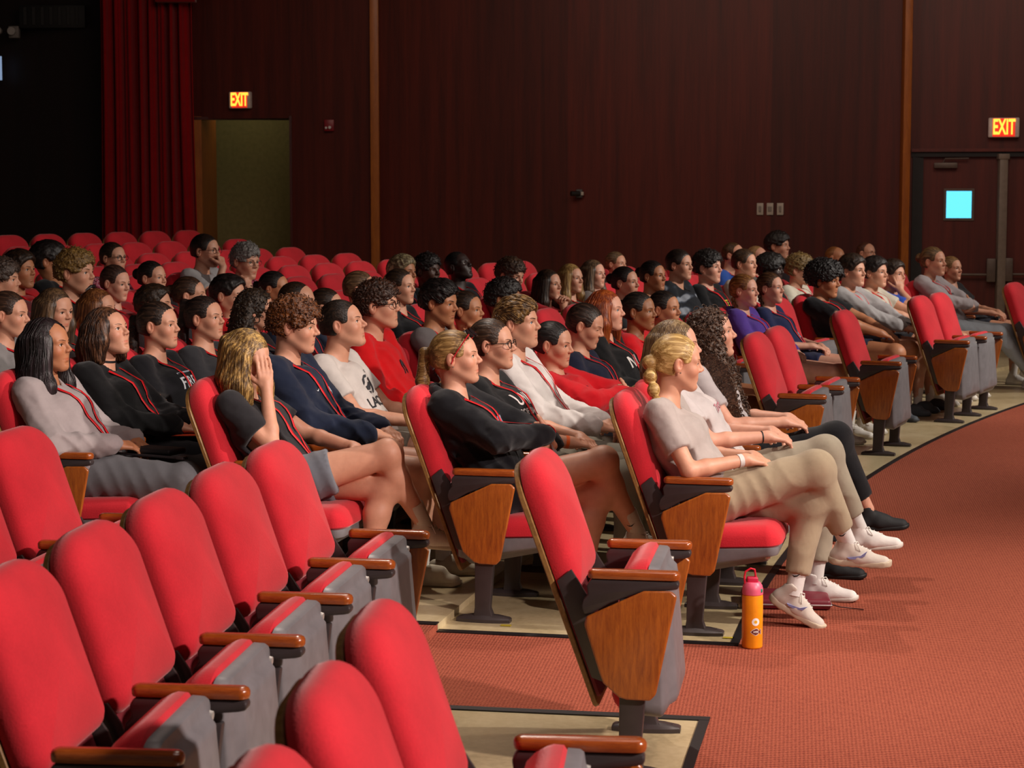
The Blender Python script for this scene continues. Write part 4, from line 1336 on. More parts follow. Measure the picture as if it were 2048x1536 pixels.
    blob((.088, 0, -.0615), (.02, .018, .0062), lip, (.95, .45, .45))
    for s in (-1, 1): blob((.062, s * .042, -.028), (.03, .020, .020), .55, (1.0, .66, .62)); blob((.0, s * .082, 0), (.025, .02, .035), .5, (1, .68, .62))
    blob((.105, 0, -.022), (.012, .014, .012), .4, (1, .72, .68))
    if o.get('beard'):
        blob((.055, 0, -.075), (.05, .062, .030), .7 * o['beard'], (.35, .28, .27))
        blob((.088, 0, -.047), (.012, .022, .006), .7 * o['beard'], (.35, .28, .27))
    parts = [(V, F, 0, col)]
    hc = s2l(o['hair'][1]); iris = plain('iris_' + o.get('eyes', 'brown'), {'brown': '#3b2415', 'blue': '#5f7f99', 'green': '#5a6a4a'}[o.get('eyes', 'brown')], .15)
    W = lambda a: H + (np.asarray(a) * hs) @ R.T
    for s in (-1, 1):
        gz = V3(o.get('gaze', (1, 0, .02))); gz = gz + V3(0, s * .06, 0)
        v, f, mi = sphere_np(V3(.0672, s * .0315, .0022), .0152, gz); parts.append((W(v), f, mi + 1, (1, 1, 1, 1)))
        if lod < 2:
            a = np.linspace(-1, 1, 9); w_ = .0138
            yy = .032 + a * w_; zz = .0030 + .0046 * (1 - a ** 2) * o.get('eye', 1.22); lid = np.stack([surf_x(yy, zz + .0016, male, o) + .0004, s * yy, zz], 1)
            v, f = tube_np(W(lid), .0013, 4); parts.append((v, f, 5, (1, 1, 1, 1)))
        a = np.linspace(0, 1, 7); yy = .012 + .038 * a; zz = .0185 + .006 * np.sin(a * 2.4); br = np.stack([surf_x(yy, zz, male, o) + .0005, s * yy, zz], 1)
        th = .0030 if male else .0021
        v, f = tube_np(W(br), [th * t for t in (.6, 1, 1.1, 1, .9, .6, .2)], 5, .55); parts.append((v, f, 4, (1, 1, 1, 1)))
    V, F, MI, CL = merge(parts)
    brow = plain('brow_' + o['hair'][1].strip('#'), dark(hc, .8), .8)
    body = link(bpy.data.objects.new('body', mesh_np('body', V, F, [M_SKIN, M_EYE, iris, M_PUPIL, brow, M_BLACK], True, MI, CL)), root)
    # ---- hair
    st = o['hair'][0]
    if st != 'none':
        g = R.T @ V3(0, 0, -1); hlod = lod
        HV, HF = hair_sdf_mesh(st, hlod, g, o, R); hp = [(HV, HF, 0, (1, 1, 1, 1))]; rng = np.random.default_rng(abs(hash(nm)) % 1000 if False else sum(map(ord, nm)))
        if st in ('curly', 'afro', 'curly_long') and lod <= 1:
            top_only = (lambda p: p[2] > -.02) if st != 'curly_long' else None
            add_curls(hp, HV, HF, o.get('ncurl', 420 if lod == 0 else 220), rng, {'afro': .006, 'curly': .009, 'curly_long': .012}[st], .0020 if st != 'curly_long' else .0024, top_only)
        elif lod == 0 and st in ('long', 'bob', 'wavy', 'shoulder'):
            add_strands(hp, HV, HF, 420, rng, lambda p: (g if p[2] < .05 else V3(p[0] * .4 - .02, p[1] * 2.2 + (.01 if p[1] > 0 else -.01), 0) * 9 + g * .3), .30, .0008, 16, lambda p: p[2] > -.12)
        elif lod == 0 and st in ('ponytail', 'bun', 'braid', 'bubble', 'high_pony', 'tied'):
            add_strands(hp, HV, HF, 200, rng, lambda p: V3(-.11, 0, .03) - p, .14, .0009, 12, lambda p: p[0] > -.06)
        elif lod == 0 and st in ('short', 'side', 'mop'):
            add_strands(hp, HV, HF, 260, rng, lambda p: V3(.6, .25 * math.sin(p[1] * 60 + p[0] * 40), -.5 if p[2] < .06 else .0), .055, .0014, 7, lambda p: p[2] > .01, .0022)
        V, F, MI, CL = merge(hp); V = V * hs
        mode = {'curly': 'curl', 'afro': 'curl', 'curly_long': 'curl', 'long': 'down', 'bob': 'down', 'wavy': 'down', 'shoulder': 'down', 'short': 'short', 'side': 'short', 'mop': 'short', 'buzz': 'short', 'crop': 'short'}.get(st, 'back')
        ho = link(bpy.data.objects.new('hair', mesh_np('hair', V, F, [hairmat(o['hair'][1], o['hair'][2], mode)])), root)
        ho.matrix_local = Matrix(((R[0, 0], R[0, 1], R[0, 2], H[0]), (R[1, 0], R[1, 1], R[1, 2], H[1]), (R[2, 0], R[2, 1], R[2, 2], H[2]), (0, 0, 0, 1)))
        if st in ('ponytail', 'bubble') and lod == 0:
            mb = MB(); mb.tube([(-.112 * hs, .016 * math.cos(a), .030 * hs + .016 * math.sin(a)) for a in np.linspace(0, 2 * PI, 13)], .006, 6); tag(mb.build('hair_tie', M_BLACK, ho))
    # ---- shirt
    rs = {0: .0085, 1: .011, 2: .014}[lod]; inf = .014 + (.010 if longs else 0)
    slen = 1.0 if longs else .62
    SE = {s: (WR[s] if longs else sh[s] + (EL[s] - sh[s]) * slen) for s in (-1, 1)}
    allp = [N, P] + list(sh.values()) + list(EL.values()) + (list(WR.values()) if longs else []); lo = np.min(allp, axis=0) - .15; hi = np.max(allp, axis=0) + .15; lo[2] = .42
    G = Grid(axis(lo[0], hi[0], rs), axis(lo[1], hi[1], rs), axis(lo[2], hi[2], rs))
    tr = .098 * bg
    G.cone(P + V3(.01, 0, .02), Cc, tr + inf * .8, tr + inf * .4, .04, .62); G.cone(Cc, N + V3(-.012, 0, -.10), tr + inf * .4, .082 + inf, .04, .58)
    G.cone(N + V3(-.02, -.03, -.035), sh[-1], .044 + inf * .6, .042 + inf, .035); G.cone(N + V3(-.02, .03, -.035), sh[1], .044 + inf * .6, .042 + inf, .035)
    if not male: G.ell(Cc * .55 + N * .45 + V3(.075, .062, -.045), (.055, .062, .062), .05); G.ell(Cc * .55 + N * .45 + V3(.075, -.062, -.045), (.055, .062, .062), .05)
    else: G.ell(Cc * .5 + N * .5 + V3(.055, 0, -.02), (.055, .12, .08), .05)
    if o.get('belly'): G.ell(P * .6 + Cc * .4 + V3(.07, 0, 0), (.09, .13, .10), .05)
    for s in (-1, 1):
        if longs:
            G.cone(sh[s], EL[s], ra[0] + inf, ra[1] + inf * 1.2, .03); G.cone(EL[s], WR[s] - (WR[s] - EL[s]) * .04, ra[1] + inf * 1.2, ra[2] + inf * .9, .025)
            if top in ('hoodie', 'sweat'): w1 = WR[s] - (WR[s] - EL[s]) * .12; G.cone(w1 - (w1 - EL[s]) * .15, w1, ra[2] + inf * 1.3, ra[2] + inf * 1.2, .01)
        else: G.cone(sh[s], SE[s], ra[0] + inf, ra[0] * .92 + inf * 1.15, .03)
    if top == 'hoodie':
        nb = N + V3(-.02, 0, .0)
        for j in range(9):
            a = math.radians(-150 + 300 * j / 8); a2 = math.radians(-150 + 300 * (j + 1) / 8)
            if j == 8: break
            f = lambda t: nb + V3(-.088 * math.cos(t) + .012, .098 * math.sin(t), .010 - .085 * (1 - math.cos(t)) * .5)
            G.cone(f(a), f(a2), .034 - .010 * abs(a) / 2.6, .034 - .010 * abs(a2) / 2.6, .012)
        G.cone(nb + V3(-.09, -.04, -.05), nb + V3(-.09, .04, -.05), .035, .035, .02)
        G.cone(nb + V3(-.115, 0, -.10), nb + V3(-.105, 0, -.03), .045, .050, .03)
    if top in ('flannel', 'collar'):
        nb = N
        G.cone(nb + V3(-.045, -.045, .008), nb + V3(.045, -.045, -.035), .012, .012, .01); G.cone(nb + V3(-.045, .045, .008), nb + V3(.045, .045, -.035), .012, .012, .01); G.cone(nb + V3(-.05, -.045, .01), nb + V3(-.05, .045, .01), .013, .013, .01)
    if o.get('vneck') or top == 'flannel': G.cone(N + V3(.10, 0, -.06), N + V3(.02, 0, .01), .020, .05, .01, 1, True)
    q = G.sl((-9, -9, -9), (9, 9, 9)); X, Y, Z = G.at(q)
    wr = (.0050 if longs else .0032) * wob(X * .8, Y, Z * 1.4 + X * .7, 34, sum(map(ord, nm)) % 7) + .0018 * wob(X, Y * .7, Z * 1.8 - X, 60, 2)
    fo = np.abs(np.sin(34 * (Z + .55 * X) + 2.6 * np.sin(13 * Y + 8 * X + sum(map(ord, nm)) % 5))) ** .6 - .6
    fo2 = np.abs(np.sin(27 * (.8 * Z - .7 * X + .5 * np.abs(Y)) + 2.2 * np.sin(10 * Y + 15 * Z))) ** .5 - .7
    dE = np.minimum(np.sqrt((X - EL[-1][0]) ** 2 + (Y - EL[-1][1]) ** 2 + (Z - EL[-1][2]) ** 2), np.sqrt((X - EL[1][0]) ** 2 + (Y - EL[1][1]) ** 2 + (Z - EL[1][2]) ** 2))
    wr = wr + (.0075 if longs else .0050) * (fo + .8 * fo2) * np.clip((N[2] - .08 - Z) / .14, .25, 1) * (1 + 1.0 * np.exp(-(dE / .11) ** 2) * longs)
    G.D = (G.D + wr).astype(F32)
    nbx = N + V3(.004, 0, .004); G.D = smax(G.D, -(rc(X, Y, Z, N + V3(.0, 0, -.028), H + R @ V3(-.028, 0, -.045), nr * 1.18, nr * 1.1)).astype(F32), .006)
    if not longs:
        for s in (-1, 1):
            dv = (EL[s] - sh[s]); dv /= np.linalg.norm(dv); c = SE[s]
            pl = ((X - c[0]) * dv[0] + (Y - c[1]) * dv[1] + (Z - c[2]) * dv[2]) - .012
            near = rc(X, Y, Z, c, c + dv * .12, .085, .085); cut = smax(-pl, near, .0)   # beyond the cuff
            G.D = smax(G.D, -np.maximum(near, -pl), .004).astype(F32)
    G.D = smax(G.D, (.47 + .0 * X - Z).astype(F32), .01)
    SV, SF = G.nets()
    smat = {'plaid': plaid, 'floral': floral}[o['tcol']]() if o.get('tcol') in ('plaid', 'floral') else cloth(o.get('tcol', '#222222'))
    tn = {'tee': 't_shirt', 'polo': 'polo_shirt', 'collar': 'shirt', 'hoodie': 'hoodie', 'sweat': 'sweatshirt', 'shirt_long': 'shirt', 'flannel': 'flannel_shirt'}.get(top, 'shirt')
    shirt = link(bpy.data.objects.new(tn, mesh_np(tn, SV, SF, [smat])), root)
    bv = BVHTree.FromPolygons([tuple(v) for v in SV], [tuple(int(a) for a in f) for f in SF])
    # ---- lanyard
    if o.get('lan', 1):
        lm = plain('lanyard_red', '#d8121c', .55); end = V3(0, o.get('lx', .0), min(N[2] - .30, max(.66, N[2] - .33)) if o.get('arms') not in ('crossed', 'clasp_up') else N[2] - .17)
        def front(y_, z_):
            h = bv.ray_cast(Vector((N[0] + .6, y_, z_)), Vector((-1, 0, 0)), 1.2)
            return (np.array(h[0]), np.array(h[1])) if h[0] is not None else (V3(N[0] + .08, y_, z_), V3(1, 0, 0))
        ePt = None
        for s in (-1, 1):
            pts = []; nr_ = []
            for j in range(5):
                a = PI - (PI * .62) * j / 4; pts.append(N + V3(nr * 1.28 * math.cos(a) - .0, s * nr * 1.28 * math.sin(a), .026 - .022 * j / 4 * 1.6)); nr_.append(V3(math.cos(a), s * math.sin(a), .5))
            y0 = s * nr * 1.15; zs = N[2] - .03
            for j in range(12):
                t = j / 11; p, n_ = front(y0 * (1 - t) + end[1] * t + s * .004, zs * (1 - t) + end[2] * t); n_[2] = max(n_[2], 0) + .15; n_ /= np.linalg.norm(n_); pts.append(p + n_ * .006); nr_.append(n_)
            ln = ribbon(root, 'lanyard', pts, nr_, .0155, lm); ePt = pts[-1]
        if lod < 2 and o.get('badge', 1):
            mb = MB(); mb.cyl(ePt + V3(.004, 0, 0), ePt + V3(.006, 0, -.035), .004, .003, 8); mb.build('clip', M_BOLT, ln)
            p, n_ = front(end[1], end[2] - .075); t = V3(0, 1, 0); dn = np.cross(n_, t); c0 = ePt + V3(.006, 0, -.035); mb = MB()
            wd, hh = .030, .085; nn = V3(1, 0, .35); nn /= np.linalg.norm(nn); dn = V3(.35, 0, -1); dn /= np.linalg.norm(dn)
            vs = [c0 + t * a + dn * b + nn * c for a in (-wd, wd) for b in (0, hh) for c in (0, .003)]
            vv = [mb.bm.verts.new(v_) for v_ in vs]
            for f in ((0, 1, 3, 2), (4, 6, 7, 5), (0, 4, 5, 1), (2, 3, 7, 6), (0, 2, 6, 4), (1, 5, 7, 3)): mb.bm.faces.new([vv[a] for a in f])
            mb.build('badge', plain('badge_card', '#b8aeb2', .3), ln)
    # ---- bottom
    bc = o.get('bcol', '#2a2d3a'); rb = {0: .010, 1: .013, 2: .017}[lod]; inf2 = .012 if bottom != 'pants' else .014
    allp = [P] + list(hip.values()) + list(KN.values()) + (list(AN.values()) if bottom in ('pants', 'jeans', 'joggers') else []); lo = np.min(allp, axis=0) - .16; hi = np.max(allp, axis=0) + .16; lo[2] = max(lo[2], .0 if bottom != 'shorts' else .30)
    G = Grid(axis(lo[0], hi[0], rb), axis(lo[1], hi[1], rb), axis(lo[2], hi[2], rb))
    G.cone(P + V3(0, -.06, 0), P + V3(0, .06, 0), .105 * bg, .105 * bg, .03); sl_ = o.get('shortlen', .45)
    for s in (-1, 1):
        kr = .062 * bg
        if bottom == 'shorts': e = hip[s] + (KN[s] - hip[s]) * sl_; G.cone(hip[s], e, .088 * bg + inf2, (.088 * (1 - sl_) + .06 * sl_) * bg + inf2 * 1.4, .03)
        else:
            G.cone(hip[s], KN[s], .085 * bg + inf2, kr * .9 + inf2, .035); G.ell(KN[s] + V3(.006, 0, .006), (kr * .9 + inf2,) * 3, .03)
            e = KN[s] + (AN[s] - KN[s]) * (.80 if bottom != 'jeans' else .88); G.cone(KN[s], e, kr * .88 + inf2, .047 + (.006 if bottom == 'pants' else 0), .03)
    q = G.sl((-9, -9, -9), (9, 9, 9)); X, Y, Z = G.at(q)
    G.D = (G.D + .0034 * wob(X * .6, Y, Z * .8 + X * .6, 22, 3) + .0055 * (np.abs(np.sin(26 * (X + .8 * Z) + 3 * np.sin(9 * Y + 7 * X))) ** .7 - .6)).astype(F32)
    for s in (-1, 1):
        if bottom == 'shorts': dv = KN[s] - hip[s]; c = hip[s] + dv * sl_
        else: dv = AN[s] - KN[s]; c = KN[s] + dv * (.80 if bottom != 'jeans' else .88)
        dv = dv / np.linalg.norm(dv); near = rc(X, Y, Z, c + dv * .02, c + dv * .22, .10, .10); pl = ((X - c[0]) * dv[0] + (Y - c[1]) * dv[1] + (Z - c[2]) * dv[2]) - .01
        if bottom != 'shorts' or True: G.D = smax(G.D, -np.maximum(near, -pl), .004).astype(F32)
    G.D = smax(G.D, np.minimum(Z - .70, .20 - X - .0 * Z).astype(F32), .01)
    G.D = smax(G.D, (Z - .80 + 0 * X).astype(F32), .01)
    bn = 'trousers' if bottom != 'shorts' else 'shorts'
    BV, BF = G.nets(); bo = link(bpy.data.objects.new(bn, mesh_np(bn, BV, BF, [cloth(bc)])), root)
    # ---- socks and shoes
    so = o.get('shoe', ('flat', '#d8d4cc', '#b8b0a4')); sock = o.get('sock', '#d8d4ce')
    for s in (-1, 1):
        a = AN[s]; up = KN[s] - a; up /= np.linalg.norm(up)
        add_shoe(root, so[0], a + V3(0, 0, 0), lp[s][2], so[1], so[2])
        if sock:
            v, f = tube_np([a - up * .03, a - up * .0, a + up * .04, a + up * .085, a + up * .105], [.034, .036, .0365, .040, .0405], 14)
            sk_o = link(bpy.data.objects.new('sock', mesh_np('sock', v, f, [cloth(sock)])), root)
            if o.get('tick'):
                me = shape_mesh([[(x_ * 1.2, y_ * 1.2) for x_, y_ in TICK[0]]]); bvs = BVHTree.FromPolygons([tuple(p_) for p_ in v], [tuple(int(z_) for z_ in f_) for f_ in f])
                decal(sk_o, 'tick_mark', me, bvs, a + up * .055, V3(1, 0, 0), up, M_BLACK, .002)
    # ---- extras
    def band(s, colr, r, wdt, at=.0, nm_='wristband'):
        c = WR[s] + (EL[s] - WR[s]) * at; dv = (EL[s] - WR[s]); dv /= np.linalg.norm(dv)
        v, f = tube_np([c - dv * wdt, c + dv * wdt], [r, r], 18); v2, f2 = tube_np([c - dv * wdt, c + dv * wdt], [r - .003, r - .003], 18)
        link(bpy.data.objects.new(nm_, mesh_np(nm_, *merge([(v, f, 0, (1, 1, 1, 1)), (v2, f2[:, ::-1], 0, (1, 1, 1, 1))])[:2], [plain('band_' + colr.strip('#'), colr, .5)])), root)
    for b_ in o.get('bands', ()): band(*b_)
    if o.get('shades'):
        mb = MB()
        for s in (-1, 1):
            cl = [V3(.078 - .004 * abs(math.cos(a)) - .016 * math.sin(a), s * .036 + .030 * math.cos(a), .102 + .018 * math.sin(a)) for a in np.linspace(0, 2 * PI, 17)[:-1]]
            n_ = V3(.8, 0, .6); mb.rings([[W(p) for p in cl], [W(p + n_ * .004) for p in cl]])
        g_ = mb.build('sunglasses', plain('dark_lens', '#1a1618', .15), root)
        mb = MB()
        for s in (-1, 1): mb.tube([W(V3(*p)) for p in ((.080, s * .064, .100), (.06, s * .080, .074), (.028, s * .087, .035), (.006, s * .090, .005), (-.004, s * .089, -.018))], .0030, 6)
        mb.build('temple_arm', plain('red_plastic', '#c0202c', .35), g_)
    if o.get('choker'):
        ax_ = (H + R @ V3(-.028, 0, -.045)) - N; ax_ /= np.linalg.norm(ax_); c = N + V3(0, 0, -.03) + ax_ * .055; v, f = tube_np([c - ax_ * .005, c + ax_ * .005], [nr * 1.09, nr * 1.09], 26)
        link(bpy.data.objects.new('choker', mesh_np('choker', v, f, [M_BLACK])), root)
    if o.get('clip'):
        mb = MB(); mb.tube([W(V3(*p)) for p in ((-.05, -.05, .115), (-.03, -.02, .135), (-.03, .02, .135), (-.05, .05, .115))], [.003, .010, .010, .003], 6); mb.build('hair_clip', M_BLACK, root)
    if o.get('glasses'):
        gm = plain('glasses_' + o['glasses'], {'black': '#120f10', 'brown': '#3b2218', 'thin': '#3a3230'}[o['glasses']], .25); mb = MB(); r = .0013 if o['glasses'] == 'thin' else .0020
        for s in (-1, 1):
            ring = [V3(.098 - .004 * abs(math.cos(a)), s * .033 + .024 * math.cos(a) * (1 - .06 * math.sin(a) ** 2), .001 + .018 * math.copysign(abs(math.sin(a)) ** .8, math.sin(a))) for a in np.linspace(0, 2 * PI, 19)]
            mb.tube([W(p) for p in ring], r, 5); mb.tube([W(V3(*p)) for p in ((.094, s * .057, .006), (.06, s * .074, .008), (.0, s * .084, .010), (-.012, s * .085, -.012))], r, 5)
        mb.tube([W(V3(*p)) for p in ((.097, -.010, .004), (.101, 0, .006), (.097, .010, .004))], r, 5)
        mb.build('glasses', gm, root)
    if o.get('ear'):
        mb = MB()
        for s in (-1, 1): c = W(V3(.002, s * .087, -.032)); mb.cyl(c - V3(0, 0, .003), c + V3(0, 0, .003), .0035)
        mb.build('earring', plain('earring_metal', '#d8cdb8', .2, .8), root)
    ctx = dict(root=root, shirt=shirt, bv=bv, H=H, N=N, R=R, W=W, C=Cc, WR=WR, EL=EL, P=P, hs=hs, sh=sh, KN=KN, AN=AN, ap=ap)
    for pr in o.get('prints', ()):
        # (kind, text/polys, size, colour, y, dz, slant)
        kind, tx, size, colr, yy, dz = pr[:6]; lean = pr[6] if len(pr) > 6 else 0.0
        c = N + va_(N, P) * dz * .88 + V3(.10, yy, 0); bd = math.atan2(N[0] - P[0], N[2] - P[2])
        va = V3(N[0] - P[0] - .02, 0, N[2] - P[2]); va /= np.linalg.norm(va); ua = V3(0, 1, lean); ua /= np.linalg.norm(ua)
        me = text_mesh(tx, size, 0, .0012) if kind == 't' else shape_mesh(tx)
        me.transform(Matrix.Scale(1, 4))
        if kind == 't' and len(me.polygons) < 400:
            b = bmesh.new(); b.from_mesh(me); bmesh.ops.subdivide_edges(b, edges=[e for e in b.edges if e.calc_length() > .012], cuts=2); b.to_mesh(me); b.free()
        decal(shirt, 'print', me, bv, c, ua, va, plain('print_' + colr.strip('#'), colr, .7), .0035)
    return ctx


